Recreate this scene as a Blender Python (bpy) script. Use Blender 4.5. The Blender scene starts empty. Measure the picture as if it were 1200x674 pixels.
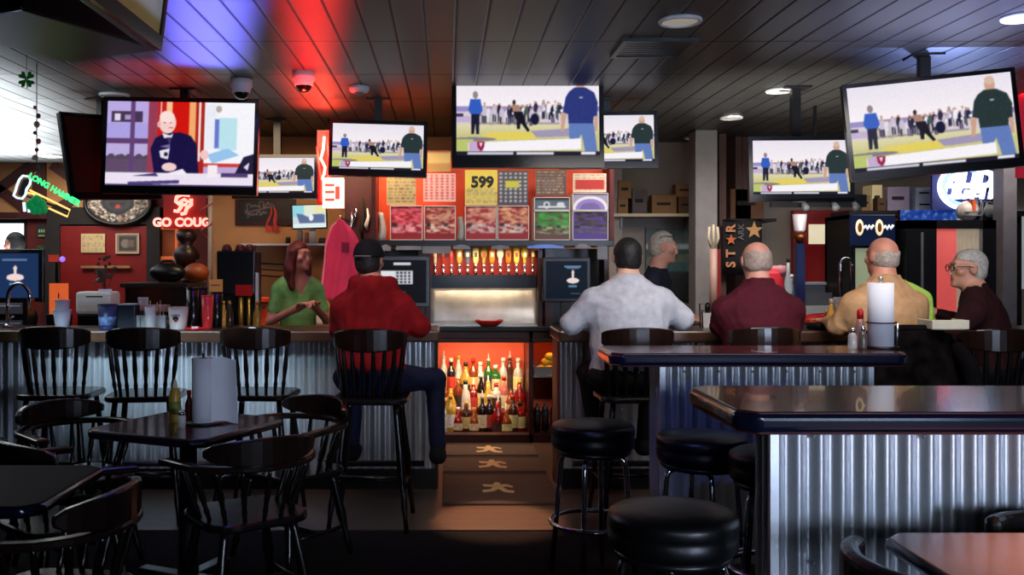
import bpy, math, random
import numpy as np
from mathutils import Vector, Matrix, Euler
random.seed(7); rng = np.random.default_rng(7)
PI = math.pi
SC = bpy.context.scene
COL = SC.collection
F, VX, VY, EYE = 1100.0, 523.0, 310.0, 1.5      # focal length in px (1200 wide), principal point, eye height

def W(px, py, d):                                # point seen at a pixel, at depth d
    return Vector(((px - VX) * d / F, d, EYE - (py - VY) * d / F))
def X(px, d): return (px - VX) * d / F
def Z(py, d): return EYE - (py - VY) * d / F
def lin(c):
    c = np.asarray(c, float) / 255.0
    return np.where(c <= .04045, c / 12.92, ((c + .055) / 1.055) ** 2.4)

# ------------------------------------------------------------------ materials
MATS = {}
def mat(name, c, rough=.5, metal=0., emit=0., ecol=None, var=.12, scale=8., spec=.5, bump=0., alpha=1., trans=0., coat=0.):
    if name in MATS: return MATS[name]
    m = bpy.data.materials.new(name); m.use_nodes = True
    nt = m.node_tree; N = nt.nodes; L = nt.links
    b = N['Principled BSDF']
    col = lin(c)
    if var > 0:
        tc = N.new('ShaderNodeTexCoord'); nz = N.new('ShaderNodeTexNoise')
        nz.inputs['Scale'].default_value = scale; nz.inputs['Detail'].default_value = 4
        L.new(tc.outputs['Object'], nz.inputs['Vector'])
        r = N.new('ShaderNodeValToRGB')
        r.color_ramp.elements[0].position = .3; r.color_ramp.elements[1].position = .7
        r.color_ramp.elements[0].color = (*(col * (1 - var)), 1)
        r.color_ramp.elements[1].color = (*np.minimum(col * (1 + var), 1), 1)
        L.new(nz.outputs['Fac'], r.inputs['Fac']); L.new(r.outputs['Color'], b.inputs['Base Color'])
        if bump > 0:
            bp = N.new('ShaderNodeBump'); bp.inputs['Strength'].default_value = bump; bp.inputs['Distance'].default_value = .01
            L.new(nz.outputs['Fac'], bp.inputs['Height']); L.new(bp.outputs['Normal'], b.inputs['Normal'])
    else:
        b.inputs['Base Color'].default_value = (*col, 1)
    b.inputs['Roughness'].default_value = rough
    b.inputs['Metallic'].default_value = metal
    b.inputs['Specular IOR Level'].default_value = spec
    b.inputs['Coat Weight'].default_value = coat
    b.inputs['Transmission Weight'].default_value = trans
    if alpha < 1: b.inputs['Alpha'].default_value = alpha
    if emit > 0:  # lamps, plus unlit things whose brightness is put in as emission
        b.inputs['Emission Color'].default_value = (*lin(ecol if ecol is not None else c), 1)
        b.inputs['Emission Strength'].default_value = emit
    MATS[name] = m
    return m

def pic_mat(name, emit=0., rough=.4):
    if name in MATS: return MATS[name]
    m = bpy.data.materials.new(name); m.use_nodes = True
    nt = m.node_tree; N = nt.nodes; L = nt.links; b = N['Principled BSDF']
    a = N.new('ShaderNodeVertexColor'); a.layer_name = 'Col'
    b.inputs['Roughness'].default_value = rough
    if emit >= .5: b.inputs['Specular IOR Level'].default_value = .05
    if emit > 0:
        L.new(a.outputs['Color'], b.inputs['Emission Color']); b.inputs['Emission Strength'].default_value = emit
        b.inputs['Base Color'].default_value = (.002, .002, .002, 1)
    if emit < .5: L.new(a.outputs['Color'], b.inputs['Base Color'])
    MATS[name] = m
    return m

# ------------------------------------------------------------------ mesh builder
class MB:
    def __init__(s): s.v = []; s.f = []; s.sm = []
    def add(s, v, f, smooth=False, M=None):
        o = len(s.v)
        if M is not None: v = [M @ Vector(p) for p in v]
        s.v += [tuple(p) for p in v]; s.f += [tuple(i + o for i in q) for q in f]; s.sm += [smooth] * len(f)
        return s
    def box(s, x0, x1, y0, y1, z0, z1, M=None):
        v = [(x0,y0,z0),(x1,y0,z0),(x1,y1,z0),(x0,y1,z0),(x0,y0,z1),(x1,y0,z1),(x1,y1,z1),(x0,y1,z1)]
        f = [(3,2,1,0),(4,5,6,7),(0,1,5,4),(1,2,6,5),(2,3,7,6),(3,0,4,7)]
        return s.add(v, f, False, M)
    def cbox(s, c, d, M=None):
        return s.box(c[0]-d[0]/2, c[0]+d[0]/2, c[1]-d[1]/2, c[1]+d[1]/2, c[2]-d[2]/2, c[2]+d[2]/2, M)
    def tube(s, pts, r, n=8, closed=False, caps=True):
        P = [Vector(p) for p in pts]; k = len(P)
        R = r if hasattr(r, '__len__') else [r] * k
        v = []; f = []; up = None
        for i in range(k):
            a = P[(i-1) % k] if (closed or i > 0) else P[i]
            b = P[(i+1) % k] if (closed or i < k-1) else P[i]
            t = (b - a).normalized() if (b-a).length > 1e-9 else Vector((0,0,1))
            if up is None:
                up = Vector((0,0,1)) if abs(t.z) < .9 else Vector((1,0,0))
            u = t.cross(up)
            if u.length < 1e-6: u = t.orthogonal()
            u.normalize(); w = u.cross(t).normalized(); up = w
            for j in range(n):
                an = 2*PI*j/n
                v.append(P[i] + (u*math.cos(an) + w*math.sin(an)) * R[i])
        for i in range(k if closed else k-1):
            for j in range(n):
                a = i*n + j; b = i*n + (j+1) % n; i2 = (i+1) % k
                f.append((a, b, i2*n + (j+1) % n, i2*n + j))
        if caps and not closed:
            f.append(tuple(range(n-1, -1, -1))); f.append(tuple((k-1)*n + j for j in range(n)))
        return s.add(v, f, True)
    def lathe(s, prof, n=20, M=None, smooth=True):
        v = []; f = []
        for r, z in prof:
            for j in range(n):
                a = 2*PI*j/n; v.append((max(r,1e-5)*math.cos(a), max(r,1e-5)*math.sin(a), z))
        for i in range(len(prof)-1):
            for j in range(n):
                f.append((i*n+j, i*n+(j+1)%n, (i+1)*n+(j+1)%n, (i+1)*n+j))
        f.append(tuple(range(n-1,-1,-1))); f.append(tuple((len(prof)-1)*n+j for j in range(n)))
        return s.add(v, f, smooth, M)
    def prism(s, poly, z0, z1, M=None):             # polygon (x,y) extruded along z
        n = len(poly)
        v = [(x,y,z0) for x,y in poly] + [(x,y,z1) for x,y in poly]
        f = [tuple(range(n-1,-1,-1)), tuple(range(n,2*n))] + [(i,(i+1)%n,n+(i+1)%n,n+i) for i in range(n)]
        return s.add(v, f, False, M)
    def ball(s, c, r, n=14, m=9, M=None):
        rr = r if hasattr(r,'__len__') else (r,r,r)
        v = []; f = []
        for i in range(m+1):
            t = PI*i/m
            for j in range(n):
                a = 2*PI*j/n
                v.append((c[0]+rr[0]*max(math.sin(t),1e-4)*math.cos(a), c[1]+rr[1]*max(math.sin(t),1e-4)*math.sin(a), c[2]-rr[2]*math.cos(t)))
        for i in range(m):
            for j in range(n):
                f.append((i*n+j, i*n+(j+1)%n, (i+1)*n+(j+1)%n, (i+1)*n+j))
        return s.add(v, f, True, M)
    def grid(s, fn, nu, nv, closed_u=False, smooth=True):
        v = [fn(i/(nu if closed_u else nu-1), j/(nv-1)) for j in range(nv) for i in range(nu)]
        f = []
        for j in range(nv-1):
            for i in range(nu if closed_u else nu-1):
                f.append((j*nu+i, j*nu+(i+1)%nu, (j+1)*nu+(i+1)%nu, (j+1)*nu+i))
        return s.add(v, f, smooth)
    def mesh(s, name):
        me = bpy.data.meshes.new(name); me.from_pydata(s.v, [], s.f)
        me.polygons.foreach_set('use_smooth', s.sm); me.update()
        return me

RX90 = Matrix.Rotation(PI/2, 4, 'X')
def T(x,y,z): return Matrix.Translation((x,y,z))
def RZ(a): return Matrix.Rotation(a,4,'Z')
def RYm(a): return Matrix.Rotation(a,4,'Y')
def RXm(a): return Matrix.Rotation(a,4,'X')

def link(name, me, m, parent=None, loc=(0,0,0), rot=(0,0,0), bevel=0., seg=2, solid=0., sub=0):
    if isinstance(me, MB): me = me.mesh(name)
    o = bpy.data.objects.new(name, me); COL.objects.link(o)
    if m is not None and not me.materials: me.materials.append(m)
    o.location = loc; o.rotation_euler = rot
    if parent is not None: o.parent = parent
    if solid:
        q = o.modifiers.new('solid','SOLIDIFY'); q.thickness = solid; q.offset = 0
    if bevel > 0:
        q = o.modifiers.new('bevel','BEVEL'); q.width = bevel; q.segments = seg; q.limit_method = 'ANGLE'; q.angle_limit = .6
        q.harden_normals = False
    if sub:
        q = o.modifiers.new('sub','SUBSURF'); q.levels = sub; q.render_levels = sub
    return o
def tag(o, label, cat, group=None, kind=None):
    o['label'] = label; o['category'] = cat
    if group: o['group'] = group
    if kind: o['kind'] = kind
    return o
def thing(name, label, cat, loc=(0,0,0), rotz=0., group=None):
    o = bpy.data.objects.new(name, None); COL.objects.link(o)
    o.empty_display_size = .1; o.location = loc; o.rotation_euler = (0,0,rotz)
    return tag(o, label, cat, group)
def struct(name, mb, m, loc=(0,0,0), rot=(0,0,0), bevel=0.):
    o = link(name, mb, m, None, loc, rot, bevel); o['kind'] = 'structure'
    return o
def kids(o): return [c for c in bpy.data.objects if c.parent is o]
def dup(src, loc, rotz, label, group=None):
    def cp(o, par):
        c = o.copy(); COL.objects.link(c); c.parent = par
        for ch in kids(o): cp(ch, c)
        return c
    r = cp(src, None); r.location = loc; r.rotation_euler = (0,0,rotz); r['label'] = label
    if group: r['group'] = group
    return r
ORD = ['first','second','third','fourth','fifth','sixth','seventh','eighth','ninth','tenth','eleventh','twelfth','thirteenth','fourteenth','fifteenth','sixteenth']

def text_mesh(txt, size=.1, ext=.002, align='CENTER', shear=0., bold=0.):
    cu = bpy.data.curves.new('lettering','FONT'); cu.body = txt; cu.size = size; cu.extrude = ext
    cu.align_x = align; cu.align_y = 'CENTER'; cu.shear = shear; cu.offset = bold; cu.resolution_u = 3
    o = bpy.data.objects.new('tmp_text', cu); COL.objects.link(o)
    dg = bpy.context.evaluated_depsgraph_get()
    me = bpy.data.meshes.new_from_object(o.evaluated_get(dg))
    bpy.data.objects.remove(o); bpy.data.curves.remove(cu)
    me.materials.clear()
    return me
def text(txt, size, m, parent, loc, rot=(PI/2,0,0), name='lettering', **k):
    return link(name, text_mesh(txt, size, **k), m, parent, loc, rot)

# ------------------------------------------------------------------ painted flat pictures (screens, cards): colour per mesh vertex
class Img:
    def __init__(s, w, h, c=(0,0,0)):
        s.w, s.h = w, h; s.a = np.zeros((h,w,3)); s.a[:] = c
        yy, xx = np.mgrid[0:h,0:w]; s.X = (xx+.5)/w; s.Y = (yy+.5)/h
    def put(s, mask, c, al=1.):
        mask = np.clip(mask,0,1)[...,None]*al; s.a = s.a*(1-mask) + np.array(c,float)*mask; return s
    def rect(s, x0,y0,x1,y1,c,al=1.): return s.put(((s.X>=x0)&(s.X<x1)&(s.Y>=y0)&(s.Y<y1)).astype(float), c, al)
    def ell(s, cx,cy,rx,ry,c,al=1.): return s.put((((s.X-cx)/rx)**2+((s.Y-cy)/ry)**2<1).astype(float), c, al)
    def poly(s, pts, c, al=1.):
        ins = np.zeros((s.h,s.w),bool); n = len(pts)
        for i in range(n):
            x0,y0 = pts[i]; x1,y1 = pts[(i+1)%n]
            if y0 == y1: continue
            cond = ((s.Y>=min(y0,y1))&(s.Y<max(y0,y1)))&(s.X < (s.Y-y0)*(x1-x0)/(y1-y0)+x0)
            ins ^= cond
        return s.put(ins.astype(float), c, al)
    def grad(s, x0,y0,x1,y1,c0,c1,vert=True):
        t = ((s.Y-y0)/(y1-y0) if vert else (s.X-x0)/(x1-x0))[...,None]
        g = np.array(c0)*(1-t)+np.array(c1)*t
        m = ((s.X>=x0)&(s.X<x1)&(s.Y>=y0)&(s.Y<y1))[...,None]
        s.a = np.where(m, g, s.a); return s
    def noise(s, amt, cell=1):
        hh,ww = s.a.shape[:2]; n = rng.normal(0,amt,(hh//cell+1,ww//cell+1,1)).repeat(cell,0).repeat(cell,1)[:hh,:ww]
        s.a = np.clip(s.a+n,0,255); return s
    def blur(s, k=1):
        for _ in range(k):
            p = np.pad(s.a,((1,1),(1,1),(0,0)),'edge')
            s.a = (p[1:-1,1:-1]*4+p[:-2,1:-1]*2+p[2:,1:-1]*2+p[1:-1,:-2]*2+p[1:-1,2:]*2+p[:-2,:-2]+p[2:,2:]+p[:-2,2:]+p[2:,:-2])/16
        return s
def pic_mesh(img, w, h, name='picture'):             # in the local XZ plane, facing -Y, centred
    ny, nx = img.a.shape[:2]
    xs = np.linspace(-w/2,w/2,nx); zs = np.linspace(h/2,-h/2,ny)
    v = np.zeros((ny,nx,3)); v[...,0] = xs[None]; v[...,2] = zs[:,None]
    i = np.arange(nx*ny).reshape(ny,nx)
    f = np.stack([i[1:,:-1],i[1:,1:],i[:-1,1:],i[:-1,:-1]],-1).reshape(-1,4)
    me = bpy.data.meshes.new(name)
    me.vertices.add(nx*ny); me.vertices.foreach_set('co', v.ravel())
    me.loops.add(f.size); me.loops.foreach_set('vertex_index', f.ravel().astype(np.int32))
    me.polygons.add(len(f)); me.polygons.foreach_set('loop_start', np.arange(0,f.size,4,dtype=np.int32))
    me.update(calc_edges=True)
    c = np.ones((nx*ny,4)); c[:,:3] = lin(np.clip(img.a,0,255)).reshape(-1,3)
    at = me.color_attributes.new('Col','FLOAT_COLOR','POINT'); at.data.foreach_set('color', c.ravel().astype(np.float32))
    return me

# ------------------------------------------------------------------ implicit bodies: smooth unions of tapered limbs, meshed with surface nets
def sdf_grid(prims, h, k=.03, cut=None):
    lo = np.full(3, 9.); hi = np.full(3,-9.)
    for p in prims:
        if p[0] == 'c':
            for q,r in ((p[1],p[3]),(p[2],p[4])):
                lo = np.minimum(lo, np.array(q)-r); hi = np.maximum(hi, np.array(q)+r)
        else:
            r = max(p[2]); lo = np.minimum(lo, np.array(p[1])-r); hi = np.maximum(hi, np.array(p[1])+r)
    lo -= .05; hi += .05
    n = np.ceil((hi-lo)/h).astype(int)+1
    G = np.full(n, .5, np.float32)
    ax = [lo[i]+h*np.arange(n[i],dtype=np.float32) for i in range(3)]
    for p in prims:
        if p[0] == 'c':
            a,b = np.array(p[1],np.float32), np.array(p[2],np.float32); ra,rb = p[3],p[4]
            l = np.minimum(a,b)-max(ra,rb)-.07; u = np.maximum(a,b)+max(ra,rb)+.07
        else:
            r = max(p[2]); a = np.array(p[1],np.float32); l = a-r-.07; u = a+r+.07
        i0 = np.clip(((l-lo)/h).astype(int),0,n); i1 = np.clip(((u-lo)/h).astype(int)+2,0,n)
        sl = tuple(slice(i0[i],i1[i]) for i in range(3))
        P = np.stack(np.meshgrid(ax[0][sl[0]],ax[1][sl[1]],ax[2][sl[2]],indexing='ij'),-1)
        if p[0] == 'c':
            ba = b-a; q = P-a; t = np.clip((q@ba)/max(float(ba@ba),1e-9),0,1)
            d = np.linalg.norm(q-t[...,None]*ba,axis=-1)-(ra+(rb-ra)*t)
        else:
            q = P-a
            if len(p) > 3 and p[3] is not None: q = q@np.array(p[3],np.float32)     # columns: local axes
            R = np.array(p[2],np.float32)
            k0 = np.linalg.norm(q/R,axis=-1); k1 = np.linalg.norm(q/(R*R),axis=-1)+1e-6
            d = k0*(k0-1)/k1
        kk = p[4] if (p[0]=='e' and len(p)>4) else (p[5] if (p[0]=='c' and len(p)>5) else k)
        g = G[sl]; hh = np.maximum(kk-np.abs(g-d),0)/kk
        G[sl] = np.minimum(g,d)-hh*hh*kk/4
    if cut is not None:
        P = np.stack(np.meshgrid(*ax,indexing='ij'),-1)
        G = np.maximum(G, cut(P).astype(np.float32))
    return G, lo
def surface_net(G, lo, h):
    ins = G < 0
    n = np.array(G.shape)-1
    cnt = np.zeros(n,np.float32); acc = np.zeros((*n,3),np.float32)
    corners = [(i,j,k) for i in (0,1) for j in (0,1) for k in (0,1)]
    def cs(c): return tuple(slice(c[i], c[i]+n[i]) for i in range(3))
    for a in corners:
        for axis in range(3):
            if a[axis]: continue
            b = list(a); b[axis] = 1
            ga, gb = G[cs(a)], G[cs(b)]
            m = (ga<0) != (gb<0)
            t = np.where(m, ga/np.where(m,ga-gb,1),0)
            cnt += m
            for q in range(3):
                acc[...,q] += m*(a[q] + (t if q==axis else 0))
    act = cnt>0
    idx = np.full(n,-1,np.int64); idx[act] = np.arange(act.sum())
    cell = np.stack(np.nonzero(act),-1)
    v = lo + h*(cell + acc[act]/cnt[act][:,None])
    faces = []
    for axis in range(3):
        u, w = (axis+1)%3, (axis+2)%3
        s0 = [slice(1,-1)]*3; s0[axis] = slice(0,-1); s1 = list(s0); s1[axis] = slice(1,None)
        A = ins[tuple(s0)]; B = ins[tuple(s1)]
        for flip,m in ((False,A&~B),(True,~A&B)):
            p = np.stack(np.nonzero(m),-1)
            if not len(p): continue
            base = p.copy(); base[:,u] += 1; base[:,w] += 1
            q = []
            for du,dw in ((-1,-1),(0,-1),(0,0),(-1,0)):
                c = base.copy(); c[:,u] += du; c[:,w] += dw
                q.append(idx[c[:,0],c[:,1],c[:,2]])
            q = np.stack(q,-1)
            faces.append(q[:,::-1] if flip else q)
    f = np.concatenate(faces); f = f[(f>=0).all(1)]
    return v, f
def np_mesh(name, v, f):
    me = bpy.data.meshes.new(name)
    me.vertices.add(len(v)); me.vertices.foreach_set('co', np.asarray(v,np.float32).ravel())
    me.loops.add(f.size); me.loops.foreach_set('vertex_index', f.ravel().astype(np.int32))
    me.polygons.add(len(f)); me.polygons.foreach_set('loop_start', np.arange(0,f.size,4,dtype=np.int32))
    me.polygons.foreach_set('use_smooth', np.ones(len(f),bool))
    me.update(calc_edges=True); me.validate()
    return me
def blob(name, prims, m, parent, h=.009, k=.03, cut=None, fold=0., colour=None, smooth=1):
    G, lo = sdf_grid(prims, h, k, cut)
    v, f = surface_net(G, lo, h)
    for _ in range(smooth):                          # light relaxation
        e = np.concatenate([f[:,[0,1]],f[:,[1,2]],f[:,[2,3]],f[:,[3,0]]])
        s = np.zeros_like(v); c = np.zeros(len(v))
        np.add.at(s,e[:,0],v[e[:,1]]); np.add.at(s,e[:,1],v[e[:,0]]); np.add.at(c,e[:,0],1); np.add.at(c,e[:,1],1)
        v = .5*v+.5*s/np.maximum(c,1)[:,None]
    if fold:
        me = np_mesh(name,v,f); nr = np.zeros(len(v)*3,np.float32); me.vertices.foreach_get('normal',nr); nr = nr.reshape(-1,3)
        bpy.data.meshes.remove(me); w = np.zeros(len(v)); q = v+.05*np.sin(v[:,[1,2,0]]*13+1.7)
        for i in range(7):
            kv = rng.normal(0,1,3)*np.array([1,1,.55]); kv *= (16+7*i)/np.linalg.norm(kv)
            s_ = np.sin(q@kv+rng.uniform(0,6)); w += (1-np.abs(s_))**2*1.4/(1+.35*i)-.4
        v = v+nr*(fold*w/3)[:,None]
    me = np_mesh(name,v,f)
    if colour is not None:
        c = np.ones((len(v),4),np.float32); c[:,:3] = colour(v)
        a = me.color_attributes.new('Col','FLOAT_COLOR','POINT'); a.data.foreach_set('color',c.ravel())
    return link(name, me, m, parent)
# ================================================================== materials
m_black   = mat('black_plastic', (14,14,17), .35, var=.1)
m_tvframe = mat('gloss_black', (9,9,13), .18, var=0, spec=.5)
m_chrome  = mat('chrome', (215,218,226), .1, 1., var=.05)
m_steel   = mat('brushed_steel', (205,205,205), .3, 1., var=.08, scale=30)
m_vinyl   = mat('black_vinyl', (12,12,14), .36, var=.2, scale=14, bump=.15, spec=.35)
m_wood    = mat('dark_wood', (30,18,14), .2, var=.35, scale=6, spec=.5)
m_woodbar = mat('bar_wood', (74,50,36), .28, var=.35, scale=5)
m_blkwood = mat('black_stained_wood', (14,11,10), .25, var=.3, scale=7)
m_edge    = mat('dark_blue_edge', (16,20,40), .16, var=.1, coat=.5)
m_tabletop= mat('table_laminate', (74,30,32), .2, var=.25, scale=3, coat=.3)
m_redpaint= mat('red_paint', (128,22,20), .5, var=.15)
m_white   = mat('white_matte', (222,222,226), .6, var=.05)
m_paper   = mat('paper', (226,226,236), .8, var=.03)
m_cream   = mat('cream_card', (205,190,160), .6, var=.08)
m_card    = mat('cardboard', (140,104,66), .8, var=.15)
m_glass   = mat('clear_glass', (235,240,240), .05, var=0, alpha=.35, spec=.8)
m_grey    = mat('grey_plastic', (110,112,116), .45, var=.08)
m_red     = mat('red_plastic', (196,26,24), .35, var=.1)
m_orange  = mat('orange_card', (228,92,30), .6, var=.1)
m_gold    = mat('gold_finish', (212,160,62), .25, .7, var=.15)
m_rubber  = mat('black_rubber', (26,23,22), .7, var=.3, scale=40, bump=.3)

def corrugated_mat():
    m = bpy.data.materials.new('galvanised_sheet'); m.use_nodes = True
    nt = m.node_tree; N = nt.nodes; L = nt.links; b = N['Principled BSDF']
    tc = N.new('ShaderNodeTexCoord'); vo = N.new('ShaderNodeTexVoronoi'); vo.inputs['Scale'].default_value = 40
    nz = N.new('ShaderNodeTexNoise'); nz.inputs['Scale'].default_value = 3
    L.new(tc.outputs['Object'], vo.inputs['Vector']); L.new(tc.outputs['Object'], nz.inputs['Vector'])
    r = N.new('ShaderNodeValToRGB')
    r.color_ramp.elements[0].color = (.50,.53,.57,1); r.color_ramp.elements[1].color = (.62,.65,.69,1)
    mx = N.new('ShaderNodeMath'); mx.operation = 'MULTIPLY_ADD'; mx.inputs[1].default_value = .35
    L.new(vo.outputs['Distance'], mx.inputs[0]); L.new(nz.outputs['Fac'], mx.inputs[2])
    L.new(mx.outputs[0], r.inputs['Fac']); L.new(r.outputs['Color'], b.inputs['Base Color'])
    b.inputs['Metallic'].default_value = .78
    rr = N.new('ShaderNodeMapRange'); rr.inputs['To Min'].default_value = .38; rr.inputs['To Max'].default_value = .39
    L.new(nz.outputs['Fac'], rr.inputs['Value']); L.new(rr.outputs['Result'], b.inputs['Roughness'])
    return m
m_corr = corrugated_mat()

def ceiling_mat():
    m = bpy.data.materials.new('ceiling_planks'); m.use_nodes = True
    nt = m.node_tree; N = nt.nodes; L = nt.links; b = N['Principled BSDF']
    tc = N.new('ShaderNodeTexCoord'); sx = N.new('ShaderNodeSeparateXYZ'); L.new(tc.outputs['Object'], sx.inputs[0])
    def math_(op, a, bb=None, c=None):
        n = N.new('ShaderNodeMath'); n.operation = op
        for i,q in enumerate((a,bb,c)):
            if q is None: continue
            if isinstance(q,(int,float)): n.inputs[i].default_value = q
            else: L.new(q, n.inputs[i])
        return n.outputs[0]
    px = math_('PINGPONG', math_('ADD', sx.outputs['X'], 10.03), .08)      # grooves every .16 m
    gx = math_('SMOOTH_MIN', math_('DIVIDE', px, .011), 1., .2)
    py = math_('PINGPONG', math_('ADD', sx.outputs['Y'], .24), .4575)
    gy = math_('SMOOTH_MIN', math_('DIVIDE', py, .009), 1., .2)
    g = math_('MINIMUM', gx, gy)
    cell = N.new('ShaderNodeCombineXYZ')
    L.new(math_('FLOOR', math_('DIVIDE', math_('ADD', sx.outputs['X'],10.03), .96)), cell.inputs[0])
    L.new(math_('FLOOR', math_('DIVIDE', math_('ADD', sx.outputs['Y'],.24), .915)), cell.inputs[1])
    wn = N.new('ShaderNodeTexWhiteNoise'); wn.noise_dimensions = '3D'; L.new(cell.outputs[0], wn.inputs['Vector'])
    nz = N.new('ShaderNodeTexNoise'); nz.inputs['Scale'].default_value = 60; L.new(tc.outputs['Object'], nz.inputs['Vector'])
    base = math_('MULTIPLY_ADD', wn.outputs['Value'], .016, .026)
    base = math_('MULTIPLY', base, math_('MULTIPLY_ADD', nz.outputs['Fac'], .5, .75))
    lf = N.new('ShaderNodeMapRange'); lf.inputs['From Min'].default_value = -2.6; lf.inputs['From Max'].default_value = -3.6; lf.inputs['To Min'].default_value = 1; lf.inputs['To Max'].default_value = 9; L.new(sx.outputs['X'], lf.inputs['Value'])  # planks paler to the left, window light put into their colour
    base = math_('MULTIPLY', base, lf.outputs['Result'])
    base = math_('MULTIPLY', base, math_('MULTIPLY_ADD', g, .99, .01))
    cb = N.new('ShaderNodeCombineColor')
    for i in range(3): L.new(base, cb.inputs[i])
    L.new(cb.outputs[0], b.inputs['Base Color'])
    b.inputs['Roughness'].default_value = .40; L.new(math_('MULTIPLY', g, .36), b.inputs['Specular IOR Level'])
    bp = N.new('ShaderNodeBump'); bp.inputs['Distance'].default_value = .006; bp.inputs['Strength'].default_value = .8
    L.new(g, bp.inputs['Height']); L.new(bp.outputs['Normal'], b.inputs['Normal'])
    return m

def stripes_mat(name, c0, c1, period, axis='X', rough=.4, thin=.08):
    m = bpy.data.materials.new(name); m.use_nodes = True
    nt = m.node_tree; N = nt.nodes; L = nt.links; b = N['Principled BSDF']
    tc = N.new('ShaderNodeTexCoord'); sx = N.new('ShaderNodeSeparateXYZ'); L.new(tc.outputs['Object'], sx.inputs[0])
    pp = N.new('ShaderNodeMath'); pp.operation = 'PINGPONG'; pp.inputs[1].default_value = period/2; L.new(sx.outputs[axis], pp.inputs[0])
    lt = N.new('ShaderNodeMath'); lt.operation = 'LESS_THAN'; lt.inputs[1].default_value = period*thin/2; L.new(pp.outputs[0], lt.inputs[0])
    nz = N.new('ShaderNodeTexNoise'); nz.inputs['Scale'].default_value = 6; nz.inputs['Detail'].default_value = 5
    mp = N.new('ShaderNodeMapping'); mp.inputs['Scale'].default_value = (.4,8,8) if axis!='X' else (8,.4,8)
    L.new(tc.outputs['Object'], mp.inputs[0]); L.new(mp.outputs[0], nz.inputs['Vector'])
    mx = N.new('ShaderNodeMix'); mx.data_type = 'RGBA'
    mx.inputs['A'].default_value = (*lin(c0),1); mx.inputs['B'].default_value = (*lin(c1),1); L.new(lt.outputs[0], mx.inputs['Factor'])
    mm = N.new('ShaderNodeMix'); mm.data_type = 'RGBA'; mm.blend_type = 'MULTIPLY'; mm.inputs['Factor'].default_value = .5
    L.new(mx.outputs['Result'], mm.inputs['A']); L.new(nz.outputs['Color'], mm.inputs['B']); L.new(mm.outputs['Result'], b.inputs['Base Color'])
    b.inputs['Roughness'].default_value = rough
    return m

def carpet_mat():
    m = mat('carpet', (26,25,25), .95, var=.6, scale=90, bump=.5, spec=.1); return m

# ================================================================== room
CEIL = 2.75
struct('floor', MB().box(-7,7,-3,12,-.1,0), carpet_mat())
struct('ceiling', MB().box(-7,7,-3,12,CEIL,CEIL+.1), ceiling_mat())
struct('trim_1', MB().box(-6.9,6.9,5.28,8.35,0,.006), stripes_mat('wood_floor_strip', (84,66,50), (52,40,30), .12, 'Y', .4))
m_tan = mat('tan_plaster', (196,140,92), .85, var=.12, scale=3)
m_pale = mat('pale_wall', (150,140,132), .85, var=.12, scale=3)
m_dkred = mat('dark_red_wall', (96,22,20), .7, var=.2, scale=4)
m_dark = mat('dark_wall', (28,24,24), .8, var=.2)
struct('wall_back', MB().box(-2.32,1.6,9.2,9.35,0,CEIL), m_tan)
struct('wall_back_right', MB().box(1.6,7,9.6,9.75,0,CEIL).box(1.6,1.75,9.35,9.6,0,CEIL), m_pale)
struct('wall_back_left', MB().box(-7,-5.25+.07,11.6,11.75,0,.85).box(-7,-5.18,11.6,11.75,2.06,CEIL).box(-5.18,-2.2,11.6,11.75,0,CEIL), m_dkred)
struct('wall_corner', MB().box(-2.32,-2.2,9.35,11.6,0,CEIL), m_tan)
struct('wall_left', MB().box(-7.1,-7,-3,12,0,CEIL), m_dark)
struct('wall_right', MB().box(7,7.1,-3,12,0,CEIL), m_dark)
# window at far left
w1 = struct('window_1', MB().box(-7,-5.18,11.62,11.74,.85,.9).box(-7,-5.18,11.62,11.74,2.01,2.06).box(-5.23,-5.18,11.62,11.74,.9,2.01).box(-6.1,-6.05,11.63,11.73,.9,2.01), m_dark)
link('window_glass', MB().box(-7,-5.23,11.68,11.69,.9,2.01), mat('daylight_glass', (225,235,245), .2, emit=2.2, ecol=(215,230,245), var=0), w1)
# upper wall band: tan with crossing dark boards
struct('trim_2', MB().box(-7,-3.98,11.56,11.6,2.1,CEIL), m_tan)
bm = MB()
for xa,xb in ((-5.9,-5.1),(-4.85,-3.98)):
    L_ = math.hypot(xb-xa,.6)
    for s in (1,-1):
        bm.cbox((0,0,0),(L_,.03,.12), T((xa+xb)/2,11.54,2.43)@RYm(s*math.atan2(.6,xb-xa)))
bm.box(-5.08,-4.92,11.52,11.56,2.1,CEIL).box(-7,-3.98,11.5,11.56,2.06,2.14)
struct('trim_3', bm, mat('maroon_boards', (72,24,20), .5, var=.2))
# dark door surround, red door
struct('trim_4', MB().box(-4.88,-3.5,11.46,11.6,1.99,2.2).box(-4.9,-4.72,11.46,11.6,0,1.99).box(-3.66,-3.5,11.46,11.6,0,1.99), m_dark)
d1 = struct('door_1', MB().box(-4.72,-3.66,11.48,11.56,0,1.97), mat('red_door', (120,14,14), .45, emit=.012, var=.1), bevel=.004)
link('push_bar', MB().cbox((-4.15,11.44,1.47),(.6,.03,.03)).cbox((-4.4,11.465,1.47),(.03,.04,.03)).cbox((-3.9,11.465,1.47),(.03,.04,.03)), mat('pale_brass',(190,150,110),.4,.6), d1)
link('kick_panel', MB().box(-4.62,-3.76,11.47,11.485,.1,.55), mat('brass_kick',(120,60,40),.4,.5), d1)
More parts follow.
